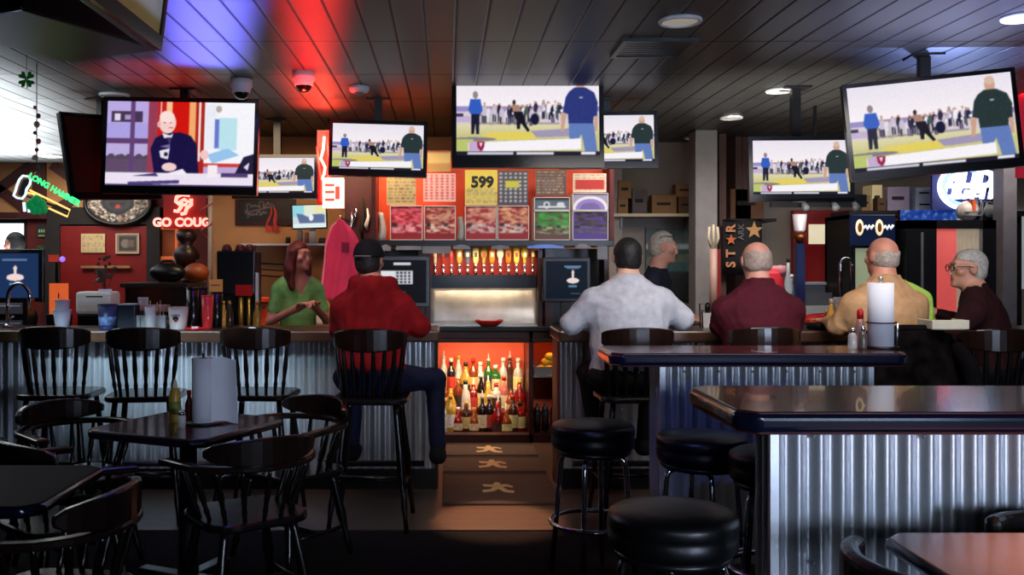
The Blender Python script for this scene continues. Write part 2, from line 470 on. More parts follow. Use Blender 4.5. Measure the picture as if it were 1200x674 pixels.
# right rear column, pipe, posts
struct('trim_5', MB().box(X(815,8.7),X(841,8.7),8.7,8.95,0,CEIL), mat('grey_column', (140,136,138), .7, var=.1), bevel=.01)
struct('trim_6', MB().box(X(1176,7.6),X(1192,7.6),7.6,7.75,0,CEIL), mat('grey_post', (110,106,112), .6, var=.15), bevel=.006)
struct('trim_7', MB().box(X(862,9.2),X(880,9.2),9.2,9.6,0,CEIL).box(X(843,9.0),X(851,9.0),9.0,9.08,1.2,CEIL), mat('brown_column', (92,66,62), .7, var=.15))
d2 = struct('door_2', MB().box(X(930,9.5),X(1052,9.5),9.5,9.58,0,2.05), mat('red_door_right', (150,22,22), .45, emit=.04, var=.12), bevel=.004)
for a,b_ in ((948,969),(979,998)):
    link('door_glass', MB().box(X(a,9.49),X(b_,9.49),9.485,9.5,Z(286,9.49),Z(263,9.49)), mat('lit_glass', (225,215,185), .2, emit=.75, ecol=(235,222,190), var=.25, scale=12), d2)
struct('trim_8', MB().box(4.9,7,9.55,9.6,1.25,2.05), mat('far_window_light', (190,200,205), .5, emit=.35, var=.3, scale=4))

# ================================================================== furniture
def corrugated(x0, x1, y, z0, z1, along='X', phase=0.):
    P, A = .068, .010; n = max(int((x1-x0)/P*10),2)
    def fn(u, w):
        t = x0+(x1-x0)*u; o = A*math.cos(2*PI*t/P+phase)
        return (t, y+o, z0+(z1-z0)*w) if along == 'X' else (y+o, t, z0+(z1-z0)*w)
    return MB().grid(fn, n, 2)
def slab(x0,x1,y0,y1,z0,z1,ch=.04):
    p = [(x0+ch,y0),(x1-ch,y0),(x1,y0+ch),(x1,y1-ch),(x1-ch,y1),(x0+ch,y1),(x0,y1-ch),(x0,y0+ch)]
    return MB().prism(p,z0,z1)

# ---- main bar: two runs with a gap for the staff
def main_bar(name, label, x0, x1, endx):
    t = thing(name, label, 'bar counter', ((x0+x1)/2,6.08,0))
    cx = (x0+x1)/2; a, b = x0-cx, x1-cx
    link('counter_top', MB().box(a,b,0,.56,.995,1.07), m_woodbar, t, bevel=.012)
    link('frame', MB().box(a+.03,b-.03,.20,.46,.02,.995), m_blkwood, t)
    link('corrugated_panel', corrugated(a+.03,b-.03,.185,.14,.985), m_corr, t)
    link('kick_board', MB().box(a+.03,b-.03,.16,.2,.006,.14), m_blkwood, t)
    link('end_panel', MB().box(*((b-.03,b-.01) if endx>0 else (a+.01,a+.03)),.17,.47,.006,.995), m_blkwood if endx>0 else mat('end_lit_red',(96,26,18),.5), t)  # red light falling on the right end panel is put into its colour
    link('foot_rail', MB().tube([(a+.1,.05,.2),(b-.1,.05,.2)],.02,10), mat('foot_rail_metal',(60,58,56),.3,.9), t)
    return t
main_bar('main_bar', 'long dark wood bar counter with corrugated steel front, left of the bottle cabinet', -5.6, -.045, 1)
main_bar('main_bar', 'long dark wood bar counter with corrugated steel front, right of the bottle cabinet', .73, 5.9, -1)

# ---- two free-standing drink bars on the right
def drink_bar(label, x0, x1, y0, y1, bx0, bx1, by0, by1, screws):
    t = thing('drink_bar', label, 'bar table', ((x0+x1)/2, y0, 0)); cx = (x0+x1)/2
    link('table_top', slab(x0-cx+.012,x1-cx-.012,.012,y1-y0-.012,1.0,1.068,.05), m_tabletop, t, bevel=.004)
    link('edge_band', slab(x0-cx,x1-cx,0,y1-y0,1.005,1.063,.055), m_edge, t, bevel=.02, seg=4)
    link('frame', MB().box(bx0-cx+.02,bx1-cx-.02,by0-y0+.02,by1-y0-.02,0,1.005), m_blkwood, t)
    link('corrugated_panel', corrugated(bx0-cx,bx1-cx,by0-y0,0,1.0), m_corr, t)
    link('corrugated_side', corrugated(by0-y0,by1-y0,bx0-cx,0,1.0,'Y',.8), m_corr, t)
    link('corrugated_side', corrugated(by0-y0,by1-y0,bx1-cx,0,1.0,'Y',.8), m_corr, t)
    for q_ in (bx0-cx-.014,bx1-cx-.012): link('corner_trim', MB().box(q_,q_+.026,by0-y0-.016,by0-y0+.006,0,1.0), m_corr, t)
    for sx,sz in screws:
        link('screw', MB().ball((sx-cx,by0-y0-.012,sz),(.007,.005,.007),8,5), m_grey, t)
    return t
FB = drink_bar('nearest tall drink bar with red-brown top and corrugated steel sides, at the right edge', .853, 2.75, 2.74, 3.36, 1.01, 2.6, 2.9, 3.07,
          [(x,z) for x in (1.13,1.47,1.81,2.15) for z in (.99-.02,.58)])
MBR = drink_bar('middle drink bar with corrugated steel sides, holding the paper towel holder', .80, 2.27, 4.56, 5.02, 1.08, 2.12, 4.7, 4.98,
          [(x,.965) for x in (1.19,1.36,1.53,1.7,1.87,2.04)])

# ---- chrome bar stool
def make_stool(label, loc, rz):
    t = thing('bar_stool', label, 'bar stool', loc, rz, 'round backless bar stools')
    link('seat', MB().lathe([(.02,.635),(.178,.635),(.190,.643),(.195,.66),(.195,.688),(.190,.696),(.195,.704),(.196,.73),(.191,.744),(.178,.752),(.12,.762),(.02,.766)],32), m_vinyl, t)
    link('seat_band', MB().lathe([(.02,.612),(.17,.612),(.178,.62),(.178,.636),(.02,.636)],32), m_black, t)
    for k in range(4):
        a = PI/4+k*PI/2+.3; c, s = math.cos(a), math.sin(a)
        pts = [(.06*c,.06*s,.602),(.12*c,.12*s,.602),(.145*c,.145*s,.59),(.155*c,.155*s,.56),(.175*c,.175*s,.3),(.205*c,.205*s,.012)]
        l = link('leg', MB().tube(pts,.0125,10), m_chrome, t)
        link('foot_cap', MB().lathe([(.012,0),(.018,0),(.018,.02),(.012,.024)],10,T(.206*c,.206*s,0)), m_rubber, l)
    link('foot_ring', MB().tube([(.198*math.cos(2*PI*i/32),.198*math.sin(2*PI*i/32),.29) for i in range(32)],.011,8,closed=True), m_chrome, t)
    return t
st0 = make_stool('black vinyl backless bar stool standing alone by the bar opening', (.69,4.42,0), .1)
dup(st0, (1.12,4.12,0), .5, 'black vinyl backless bar stool in front of the middle drink bar')
dup(st0, (.69,2.86,0), .2, 'nearest black backless bar stool, at the left end of the front drink bar')
dup(st0, (1.33,3.75,0), .9, 'black backless bar stool mostly hidden behind the front drink bar corner')

# ---- bar height captain chair
def sweep_band(pts, hw, hh):                          # horizontal band along a path in plan
    mb = MB(); P = [Vector(p) for p in pts]; n = len(P); v = []; f = []
    for i in range(n):
        t = P[min(i+1,n-1)]-P[max(i-1,0)]; t.z = 0; t.normalize(); u = Vector((t.y,-t.x,0))
        w_ = hw[i] if hasattr(hw,'__len__') else hw; h_ = hh[i] if hasattr(hh,'__len__') else hh
        for a,b in ((-1,-1),(1,-1),(1,1),(-1,1)): v.append(P[i]+u*a*w_+Vector((0,0,b*h_)))
    for i in range(n-1):
        for j in range(4): f.append((i*4+j,i*4+(j+1)%4,(i+1)*4+(j+1)%4,(i+1)*4+j))
    f += [(3,2,1,0),tuple((n-1)*4+j for j in range(4))]
    return mb.add(v,f,False)
def seat_blank(w, d, z0, z1, r=.09):
    p = []
    for cx,cy,a0 in ((w/2-r,d/2-r,0),(-w/2+r,d/2-r,PI/2),(-w/2+r,-d/2+r,PI),(w/2-r,-d/2+r,1.5*PI)):
        for i in range(6): p.append((cx+r*math.cos(a0+i*PI/10),cy+r*math.sin(a0+i*PI/10)))
    return MB().prism(p,z0,z1)
def turned(a, b, r0, r1, mid=1.25):
    a,b = Vector(a),Vector(b); ts = (0,.12,.2,.28,.5,.75,.9,1); rs = (r0*.8,r0*.8,r0*1.1,r0*.8,(r0+r1)/2*mid,(r0+r1)/2,r1*.9,r1*.8)
    return MB().tube([a.lerp(b,t) for t in ts], rs, 8)
def make_bar_chair(label, loc, rz, seat_z=.745):
    t = thing('bar_chair', label, 'bar chair', loc, rz, 'wooden bar chairs along the counter')
    link('seat', seat_blank(.43,.41,seat_z-.035,seat_z), m_blkwood, t, bevel=.012)
    arc = [(.235*math.sin(a), .02-.235*math.cos(a)*1.0, 1.075) for a in np.linspace(-1.05,1.05,15)]
    link('top_rail', sweep_band(arc,.014,[.034+.034*max(math.cos(i*PI/14-PI/2),0)**.7 for i in range(15)]), m_wood, t, bevel=.008)
    for a in np.linspace(-.98,.98,8):
        link('spindle', turned((.19*math.sin(a),.02-.19*math.cos(a),seat_z-.005),(.233*math.sin(a),.02-.233*math.cos(a),1.05),.012,.012), m_blkwood, t)
    for sx in (-1,1):
        for sy in (-1,1):
            link('leg', turned((sx*.22,sy*.21,0),(sx*.15,sy*.14,seat_z-.03),.017,.02,1.3), m_blkwood, t)
        link('stretcher', MB().tube([(sx*.196,-.186,.24),(sx*.196,.186,.24)],.012,8), m_blkwood, t)
    for sy,z in ((-1,.3),(1,.2)):
        q = .22-.07*z/.71; q2 = .21-.07*z/.71
        link('stretcher', MB().tube([(-q,sy*q2,z),(q,sy*q2,z)],.013,8), m_blkwood, t)
    return t
bc0 = make_bar_chair('empty dark wooden spindle bar chair at the far left end of the bar', (-2.30,5.62,0), 0)
dup(bc0, (-1.77,5.55,0), .12, 'empty dark wooden spindle bar chair, second from the left along the bar')
dup(bc0, (-1.11,5.6,0), -.08, 'empty dark wooden spindle bar chair between the bar and the paper towels, third from left')
dup(bc0, (-.43,5.45,0), -.05, 'dark wooden spindle bar chair under the man in the red hoodie')
dup(bc0, (1.10,5.52,0), .04, 'dark wooden spindle bar chair under the man in the white shirt')
dup(bc0, (1.86,5.6,0), 0, 'dark wooden spindle bar chair under the man in the maroon shirt')
dup(bc0, (2.62,5.58,0), .08, 'dark wooden bar chair with a jacket over its back, under the man in tan')
dup(bc0, (3.13,5.45,0), -.05, 'dark wooden bar chair at far right, its rail behind the front drink bar')

# ---- low captain chair with a U-shaped arm rail
def make_captain(label, loc, rz):
    t = thing('captain_chair', label, 'chair', loc, rz, 'low captain chairs at the tables')
    link('seat', seat_blank(.46,.44,.415,.45,.12), m_blkwood, t, bevel=.012)
    pa = [(-.29,.17,.665),(-.285,.08,.67)] + [(.28*math.sin(a),-.0-.25*math.cos(a),.675+.0*a) for a in np.linspace(-1.4,1.4,15)] + [(.285,.08,.67),(.29,.17,.665)]
    hw = [.035,.03]+[.026]*15+[.03,.035]
    link('arm_rail', sweep_band(pa,hw,.014), m_wood, t, bevel=.01)
    arc = [(.285*math.sin(a), -.255*math.cos(a), .74) for a in np.linspace(-1.0,1.0,15)]
    link('crest', sweep_band(arc,.016,[.018+.04*math.cos(i*PI/14-PI/2)**.6 if 0<i<14 else .014 for i in range(15)]), m_wood, t, bevel=.008)
    for a in np.linspace(-2.0,2.0,11):
        c,s = -math.cos(a),math.sin(a)
        link('spindle', turned((.2*s,.19*c,.445),(.28*s,(.25*c if abs(a)<1.4 else .18*c+.0),.667),.012,.011), m_blkwood, t)
    for sx in (-1,1):
        for sy in (-1,1): link('leg', turned((sx*.22,sy*.21,0),(sx*.15,sy*.14,.42),.018,.022,1.3), m_blkwood, t)
        link('stretcher', MB().tube([(sx*.197,-.19,.14),(sx*.197,.19,.14)],.012,8), m_blkwood, t)
    link('stretcher', MB().tube([(-.197,0,.14),(.197,0,.14)],.012,8), m_blkwood, t)
    return t
cc0 = make_captain('dark captain chair at the near left side of the paper towel table', (-1.60,3.92,0), -.75)
dup(cc0, (-.86,4.02,0), .62, 'dark captain chair with its back to us at the near right of the towel table')
dup(cc0, (-1.85,4.72,0), -2.2, 'dark captain chair behind the left corner of the towel table')
dup(cc0, (-.80,4.86,0), 2.45, 'dark captain chair behind the right corner of the towel table')
dup(cc0, (-1.27,3.02,0), 1.45, 'nearer dark captain chair in the bottom left corner, facing left')
dup(cc0, (-1.62,2.44,0), .0, 'nearest dark captain chair, only its curved arm in the bottom left corner')

def table(label, cx, cy, w, d, rz, topm=m_tabletop):
    t = thing('dining_table', label, 'table', (cx,cy,0), rz)
    link('table_top', slab(-w/2+.01,w/2-.01,-d/2+.01,d/2-.01,.712,.752,.05), topm, t, bevel=.004)
    link('edge_band', slab(-w/2,w/2,-d/2,d/2,.715,.749,.055), m_edge, t, bevel=.014, seg=3)
    link('pedestal', MB().lathe([(.05,.05),(.045,.1),(.04,.65),(.12,.71),(.02,.714)],16), m_black, t)
    link('base', MB().box(-.28,.28,-.035,.035,0,.045).box(-.035,.035,-.28,.28,0,.0451), m_black, t, bevel=.008)
    return t
table('low square red-topped table holding the standing paper towels', -1.215, 4.42, .68, .68, -.42)
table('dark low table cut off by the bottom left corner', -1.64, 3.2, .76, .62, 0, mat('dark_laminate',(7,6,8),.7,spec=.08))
table('low table lit orange in the bottom right corner', 1.78, 2.26, 1.16, .74, 0, mat('brown_laminate',(120,84,70),.3,var=.2,scale=3))

def padded_chair(label, loc, rz):
    t = thing('padded_chair', label, 'chair', loc, rz)
    link('seat', seat_blank(.42,.42,.42,.48,.1), m_vinyl, t, bevel=.02, seg=3)
    arc = [(.21*math.sin(a)*1.0,-.06-.15*math.cos(a),.66) for a in np.linspace(-1.1,1.1,13)]
    link('backrest', sweep_band(arc,.025,.115), m_vinyl, t, bevel=.022, seg=3)
    for sx in (-1,1):
        link('back_post', MB().tube([(sx*.14,-.17,.43),(sx*.15,-.17,.6)],.012,8), m_black, t)
        for sy in (-1,1): link('leg', MB().tube([(sx*.2,sy*.2,0),(sx*.17,sy*.17,.43)],.014,8), m_black, t)
    return t
padded_chair('black padded chair at the left end of the orange-lit corner table', (1.24,2.34,0), -PI/2)
padded_chair('black padded chair between the front drink bar and the corner table', (1.75,2.56,0), PI)

# ---- floor mats with running-figure emblem
fig = [(-.02,.5),(.12,.42),(.1,.25),(.35,.3),(.6,.12),(.55,.0),(.3,.1),(.2,0),(.35,-.25),(.6,-.3),(.55,-.5),(.2,-.42),(0,-.15),(-.2,-.35),(-.6,-.45),(-.65,-.25),(-.3,-.15),(-.2,.05),(-.55,.1),(-.6,.28),(-.15,.27),(-.14,.42)]
for i,(y0,y1,w) in enumerate(((7.3,7.8,'farthest'),(6.72,7.26,'middle'),(5.82,6.68,'nearest'))):
    t = thing('floor_mat', w+' brown rubber floor mat with a pale emblem, in the bar opening', 'floor mat', (.345,(y0+y1)/2,.006), 0, 'floor mats in the bar opening')
    h = (y1-y0)/2
    link('mat_sheet', MB().box(-.37,.37,-h,h,0,.008), mat('brown_rubber',(66,50,42),.7,var=.3,scale=30), t, bevel=.003)
    for q_ in (-h,h-.04): link('border', MB().box(-.37,.37,q_,q_+.04,.008,.011), mat('mat_border',(40,26,22),.7), t)
    link('emblem', MB().prism([(x*.17,y*.3+.0) for x,y in fig],.008,.0105), mat('pale_emblem',(196,160,110),.7,var=.1), t)
# ================================================================== television pictures
def football(man=(40,52,54), seedv=1, w=208, h=117):
    r = random.Random(seedv); im = Img(w*2,h*2,(236,232,240))
    im.grad(0,0,1,.42,(232,226,238),(248,240,244))
    im.rect(0,.405,1,.50,(150,140,196)); im.rect(0,.47,1,.64,(214,204,214))
    im.rect(0,.52,.13,.60,(196,176,206)); im.rect(0,.49,.05,.53,(60,50,90))
    im.rect(0,.62,1,1,(202,196,140)); im.grad(0,.62,1,.74,(222,214,176),(206,200,140))
    for i in range(34):                                            # spectators along the sideline
        x = .15+.58*(i+.5)/34+r.uniform(-.012,.012); y = .395+r.uniform(-.02,.05)-.03*(x>.55); s = r.uniform(.8,1.15)
        c = r.choice([(50,44,76),(40,38,66),(240,238,242),(226,218,230),(76,92,84),(36,34,58),(200,190,206),(170,140,130)])
        im.ell(x,y,.008*s,.018*s,(190,150,136)); im.ell(x,y+.07,.015*s,.06*s,c)
        im.rect(x-.010*s,y+.11,x-.001,y+.20,r.choice([(200,190,176),(50,48,70),(220,212,214),(70,70,96)])); im.rect(x+.002,y+.11,x+.011*s,y+.20,r.choice([(200,190,176),(50,48,70),(90,84,110)]))
        if r.random()<.5: im.ell(x+.012,y+.08,.012,.02,(236,232,238))
    im.rect(.10,.60,.72,.625,(120,110,110),.5)
    im.ell(.40,.76,.22,.05,(226,206,96)); im.poly([(.52,.70),(.80,.67),(.84,.76),(.56,.78)],(160,150,182))
    im.ell(.12,.80,.16,.025,(130,122,130)); im.rect(.0,.80,.12,1,(186,196,110))
    # runner in the middle
    im.ell(.405,.36,.012,.03,(60,40,40)); im.poly([(.388,.39),(.44,.39),(.46,.49),(.40,.49)],(170,130,116))
    im.poly([(.40,.47),(.465,.47),(.485,.60),(.43,.62)],(24,22,34)); im.poly([(.445,.59),(.475,.58),(.515,.70),(.497,.71)],(20,20,30)); im.poly([(.42,.60),(.45,.60),(.445,.68),(.425,.68)],(24,24,36))
    im.ell(.55,.56,.03,.07,(26,26,56))
    # man in blue on the left
    im.ell(.135,.27,.018,.045,(150,130,130)); im.poly([(.10,.32),(.17,.32),(.185,.46),(.17,.50),(.10,.50),(.085,.45)],(50,92,190))
    im.poly([(.105,.50),(.165,.50),(.16,.74),(.14,.74),(.135,.60),(.125,.74),(.105,.74)],(26,28,52))
    # big man seen from behind on the right
    im.ell(.868,.125,.032,.085,(206,160,138)); im.ell(.868,.075,.03,.05,(214,184,164))
    im.poly([(.83,.18),(.905,.18),(.965,.24),(.99,.36),(.985,.52),(.96,.53),(.955,.62),(.785,.62),(.78,.50),(.745,.48),(.765,.30),(.79,.23)],man)
    im.poly([(.735,.48),(.772,.50),(.75,.70),(.73,.71)],(204,160,140)); im.poly([(.965,.52),(.99,.52),(.985,.70),(.965,.70)],(204,160,140))
    im.poly([(.785,.61),(.96,.61),(.985,.96),(.90,.96),(.875,.74),(.85,.80),(.79,.80)],(98,124,186)); im.rect(.86,.29,.885,.31,(160,165,170))
    # score strip
    im.poly([(.085,.84),(.87,.79),(.87,.92),(.085,.95)],(246,242,248)); im.rect(.09,.83,.19,.94,(196,170,206))
    im.poly([(.145,.83),(.20,.83),(.195,.90),(.172,.945),(.15,.90)],(150,30,66)); im.poly([(.16,.84),(.185,.84),(.173,.90)],(240,220,230))
    im.rect(0,.945,1,1,(30,28,46)); im.rect(.08,.955,.40,.985,(208,206,220)); im.rect(.42,.955,.68,.985,(220,218,230)); im.rect(.87,.95,.97,.985,(232,230,240))
    im.blur(2); im.a = im.a.reshape(h,2,w,2,3).mean((1,3)); return im.noise(3)
def studio(w=216,h=121):
    im = Img(w*2,h*2,(190,170,214)); 
    im.rect(0,0,.28,.80,(186,168,226)); im.rect(.03,.12,.24,.25,(70,54,84)); im.rect(.05,.15,.09,.23,(226,214,236)); im.rect(.12,.16,.18,.22,(170,150,190))
    im.rect(0,.26,.30,.44,(172,160,226)); im.rect(0,.44,.34,.50,(96,62,110)); im.rect(0,.5,.3,.66,(186,172,220))
    for i in range(18): im.ell(.02+i*.017,.70-.02*math.sin(i*1.7),.03,.06,(86,70,92))
    im.rect(0,.68,.32,.84,(96,76,104)); im.rect(.16,0,.19,.84,(96,66,116)); im.rect(.28,0,.36,.84,(150,60,84))
    im.rect(.345,0,.40,.6,(200,30,26)); im.rect(.36,0,.368,.3,(250,230,220)); im.rect(.40,0,.44,.7,(246,196,150)); im.rect(.44,0,.56,.8,(206,22,14))
    im.rect(.555,0,.60,.75,(244,170,110)); im.rect(.60,0,.66,.9,(170,36,30)); im.rect(.62,0,.635,.7,(250,230,220))
    im.rect(.66,0,1,.75,(244,244,250)); im.rect(.67,.03,.74,.55,(234,236,246)); im.rect(.73,.20,.76,.54,(104,120,206)); im.rect(.76,.18,.88,.56,(186,226,236)); im.poly([(.68,.62),(.82,.54),(.9,.62),(.72,.72)],(150,196,236))
    im.ell(.755,.08,.02,.04,(180,170,160)); im.rect(.66,.72,.92,.76,(206,60,54)); im.poly([(.86,.88),(.93,.64),(1,.60),(1,.92)],(34,26,60)); im.poly([(.93,.76),(.97,.70),(.96,.80)],(220,214,236))
    # presenter
    im.poly([(.30,.56),(.33,.43),(.40,.37),(.50,.36),(.57,.40),(.61,.50),(.63,.86),(.33,.86)],(26,18,66))
    im.ell(.41,.25,.058,.125,(244,206,200)); im.ell(.405,.18,.05,.07,(250,222,216)); im.ell(.352,.27,.012,.035,(226,176,176)); im.rect(.42,.30,.45,.315,(176,110,116))
    im.rect(.425,.245,.435,.255,(110,80,90)); im.rect(.385,.245,.397,.255,(110,80,90))
    im.poly([(.375,.37),(.43,.40),(.45,.37),(.44,.43),(.39,.43)],(238,228,240)); im.poly([(.405,.42),(.44,.42),(.43,.52)],(60,54,90))
    im.poly([(.36,.58),(.43,.55),(.42,.68),(.37,.66)],(232,226,238)); im.poly([(.36,.53),(.43,.50),(.43,.55)],(120,110,160)); im.ell(.405,.62,.014,.025,(50,40,60))
    im.ell(.43,.77,.05,.05,(240,206,206)); im.ell(.665,.62,.03,.06,(240,200,198))
    im.rect(0,.84,1,1,(236,226,242)); im.poly([(.38,.86),(.52,.79),(.56,.86)],(244,236,246)); im.rect(.69,.74,.755,.88,(246,236,240)); im.poly([(.18,.88),(.34,.84),(.36,.88)],(70,56,110)); im.poly([(.15,.95),(.5,.92),(.5,.96),(.16,.985)],(80,66,124)); im.rect(.78,.83,.96,.88,(80,60,110))
    im.rect(0,.975,1,1,(60,44,90))
    im.blur(2); im.a = im.a.reshape(h,2,w,2,3).mean((1,3)); return im.noise(3)
pic_dark = football((40,54,56)); pic_blue = football((44,56,122))
m_screen = pic_mat('lit_screen', 1.0, .25)
m_screen_dim = pic_mat('lit_screen_dim', .8, .25)
SCREENS = {}
def make_tv(label, px, py, d, wpx, hpx, yaw=0., roll=0., tilt=0., img=None, key=None, bez=.028, chin=.05, pole=True, em=None, brand=False, mountlabel=None):
    w, h = wpx*d/F, hpx*d/F; c = W(px,py,d)
    t = thing('television', label, 'television', c, yaw, None)
    R = Euler((tilt,roll,0))
    link('housing', MB().box(-w/2,w/2,.012,.05,-h/2,h/2).box(-w*.36,w*.36,.05,.085,-h*.34,h*.3), m_black, t, rot=R, bevel=.006)
    fr = MB()
    for q in ((-w/2,w/2,h/2-bez,h/2),(-w/2,w/2,-h/2,-h/2+chin),(-w/2,-w/2+bez,-h/2+chin,h/2-bez),(w/2-bez,w/2,-h/2+chin,h/2-bez)):
        fr.box(q[0],q[1],-.004,.014,q[2],q[3])
    link('bezel', fr, m_tvframe, t, rot=R)
    sw, sh = w-2*bez, h-bez-chin; off = R.to_matrix() @ Vector((0,.004,(chin-bez)/2))
    if img is not None:
        o = link('screen', pic_mesh(img,sw,sh,'screen'), em or m_screen, t, loc=off, rot=R)
    else:
        link('screen', MB().box(-sw/2,sw/2,-.001,.002,-sh/2,sh/2), mat('screen_off',(60,14,12),.3,var=0), t, loc=off, rot=R)  # reddish reflection on the dark screen put into its base colour
    if brand: link('brand_mark', MB().box(-.03,.03,-.006,-.004,-h/2+chin*.4,-h/2+chin*.6), m_grey, t, rot=R)
    if pole:
        zt = CEIL-c.z
        link('mount_pole', MB().box(-.03,.03,.1,.16,-h*.1,zt), m_black, t)
        link('wall_plate', MB().box(-.12,.12,.085,.1,-.1,.1), m_black, t, rot=R)
        link('ceiling_plate', MB().box(-.09,.09,.04,.22,zt-.012,zt), m_black, t)
    return t
make_tv('large television on the left showing a bald presenter at a studio desk', 211,171,6.6,183,114,0,.016,-.06,studio(),bez=.03,chin=.055)
make_tv('small television showing football, left of the big centre television', 443,174,7.0,115,66,.06,-.02*-1,-.05,pic_dark)
make_tv('small television showing football, partly behind the large studio-show television', 322,207,8.0,100,52,0,.0,-.05,pic_dark)
make_tv('largest centre television showing football with a man in a blue shirt', 618.5,138,6.55,178,118,0,0,-.06,pic_blue,bez=.032,chin=.085,brand=True)
make_tv('small television showing football, tucked behind the right edge of the centre television', 713,164,7.0,116,67,0,-.01,-.05,pic_dark)
make_tv('small television on the right showing football, nearer the back', 939,198,6.5,121,77,-.05,0.0,-.06,pic_dark)
make_tv('large tilted television at the right edge showing football', 1092.5,146.5,5.5,193,116,-.12,-.085,-.04,pic_dark,bez=.024,chin=.05)
# television turned sideways, dark, left of the studio-show one
t = make_tv('dark switched-off television seen edge-on beside the studio-show television', 132,184,7.0,120,100,.95,-.06,-.16,None,pole=True)
# set hung in the top left corner, seen from below
oldpic = Img(60,40,(190,196,200)); oldpic.rect(0,0,.12,1,(120,110,80)); oldpic.rect(.12,.1,.9,.8,(206,210,216)); oldpic.rect(0,.85,1,1,(150,130,70)); oldpic.blur(2)
t = make_tv('framed screen hung high in the top left corner, seen steeply from below', 156,-50,3.0,275,158,PI/2,0,.12,oldpic,pole=True,em=pic_mat('weak_screen',.16,.3))
t = thing('projector', 'black ceiling-hung equipment box with shiny edges in the top left corner', 'projector', W(52,28,3.9))
link('case', MB().box(-.36,.22,-.30,.45,-.04,.12), m_black, t, bevel=.012, rot=(0,0,-.45))
link('edge_strip', MB().box(-.37,-.36,-.31,.46,-.03,-.01).box(-.37,.23,-.31,-.30,-.045,-.03), m_chrome, t, rot=(0,0,-.45))
link('lens', MB().lathe([(.06,0),(.065,.01),(.065,.05),(.05,.055),(.045,.03),(.002,.028)],20,T(-.12,-.3,.04)@RX90), m_tvframe, t, rot=(0,0,-.45))
link('mount_pole', MB().box(-.025,.025,-.025,.025,.11,CEIL-W(52,28,3.9).z), m_black, t)
# ceiling fittings
def dome_cam(label, px, py, d):
    c = W(px,py,d); t = thing('security_camera', label, 'security camera', (c.x,c.y,CEIL-.12))
    link('housing', MB().lathe([(.075,.12),(.075,.075),(.06,.05),(.058,.03)][::-1],20), m_white, t)
    link('dome', MB().ball((0,0,.035),(.055,.055,.05),16,10), mat('smoked_dome',(20,18,20),.1,var=0), t)
    return t
dome_cam('white dome security camera above the right corner of the studio-show television', 283,106,6.35)
dome_cam('white dome security camera in the red glow on the ceiling', 356,106,6.1)
t = thing('smoke_detector', 'white smoke detector on the ceiling right of the dome cameras', 'smoke detector', (W(421,112,6.6).x,6.6,CEIL-.045))
link('body', MB().lathe([(.02,0),(.06,.006),(.07,.02),(.075,.045)],20), m_white, t); link('sensor', MB().lathe([(.01,-.012),(.03,-.006),(.035,.004)],14), m_grey, t)
def downlight(label, px, py, on, r=.09):
    d = (CEIL-EYE)*F/(VY-py); t = thing('ceiling_light', label, 'ceiling light', (X(px,d),d,CEIL-.014))
    link('trim_ring', MB().tube([(r*math.cos(a),r*math.sin(a),.006) for a in np.linspace(0,2*PI,28)[:-1]],.012,6,closed=True), m_white, t)
    m = mat('lamp_on',(255,225,170),.4,emit=9,ecol=(255,214,150),var=0) if on==2 else (mat('lamp_dim',(230,220,200),.5,emit=.25,var=0) if on else mat('lamp_off',(180,178,176),.5,var=0))
    link('lens', MB().lathe([(.01,.004),(r*.9,.004),(r*.9,.013)],20), m, t)
downlight('bright warm ceiling light at the far left above the bar door', 60,182,2,.12)
downlight('bright warm ceiling light cut by the top right frame edge', 1197,19,2,.085)
downlight('unlit round ceiling light right of the air vent', 797,23,1,.10)
downlight('unlit ceiling downlight left of the tilted television', 913,105,1,.085)
downlight('unlit ceiling downlight above the right small television', 857,137,1,.085)
downlight('unlit ceiling downlight farthest back on the right', 815,161,1,.1)
downlight('unlit ceiling downlight above the left studio-show television', 134,110,0,.1)
d_ = (CEIL-EYE)*F/(VY-55); t = thing('air_vent', 'black ceiling air vent beside the round white ceiling light', 'air vent', (X(765,d_),d_,CEIL-.02))
link('frame', MB().box(-.21,.21,-.22,-.18,0,.02).box(-.21,.21,.18,.22,0,.02).box(-.21,-.18,-.18,.18,0,.02).box(.18,.21,-.18,.18,0,.02), m_black, t)
lv = MB()
for k in range(7): lv.cbox((0,-.15+.05*k,.008),(.36,.035,.004),T(0,0,0))
link('louvre', lv, m_black, t)
# ================================================================== back bar: lit bottle cabinet, taps, till screens, pull-tab dispensers
m_back = mat('lit_orange_panel',(240,98,62),.6,var=.15,scale=3)
BX0,BX1,BY0,BY1 = -.62, 1.62, 7.86, 8.40
t = thing('back_bar_cabinet', 'back bar cabinet with an orange-lit open bottle compartment in the middle', 'cabinet', (0,BY0,0))
m_cab = mat('cabinet_red_brown',(58,20,18),.35,var=.3)
link('carcass', MB().box(BX0,-.085,0,.54,0,.94).box(.69,.73,0,.52,.0,.94).box(1.01,BX1,0,.54,0,.94).box(-.085,1.01,0,.54,0,.08).box(-.085,1.01,0,.54,.88,.94).box(-.085,1.01,0,.03,.845,.88), m_cab, t, bevel=.004)
link('counter_top', MB().box(BX0-.02,BX1+.02,-.03,.56,.94,.98), m_black, t, bevel=.006)
link('back_panel', MB().box(-.085,.69,.49,.53,.08,.88), m_back, t)
link('back_panel', MB().box(.73,1.01,.49,.53,.08,.88), m_back, t)
link('step', MB().box(-.085,.69,.16,.49,.08,.22).box(-.085,.69,.33,.49,.22,.36), mat('step_red',(110,30,22),.5), t)
link('shelf', MB().box(.73,1.01,.02,.49,.55,.565), m_steel, t)
link('front_strip', MB().box(-.085,.69,-.012,0,.075,.095), mat('steel_strip',(196,150,130),.3,.8), t)
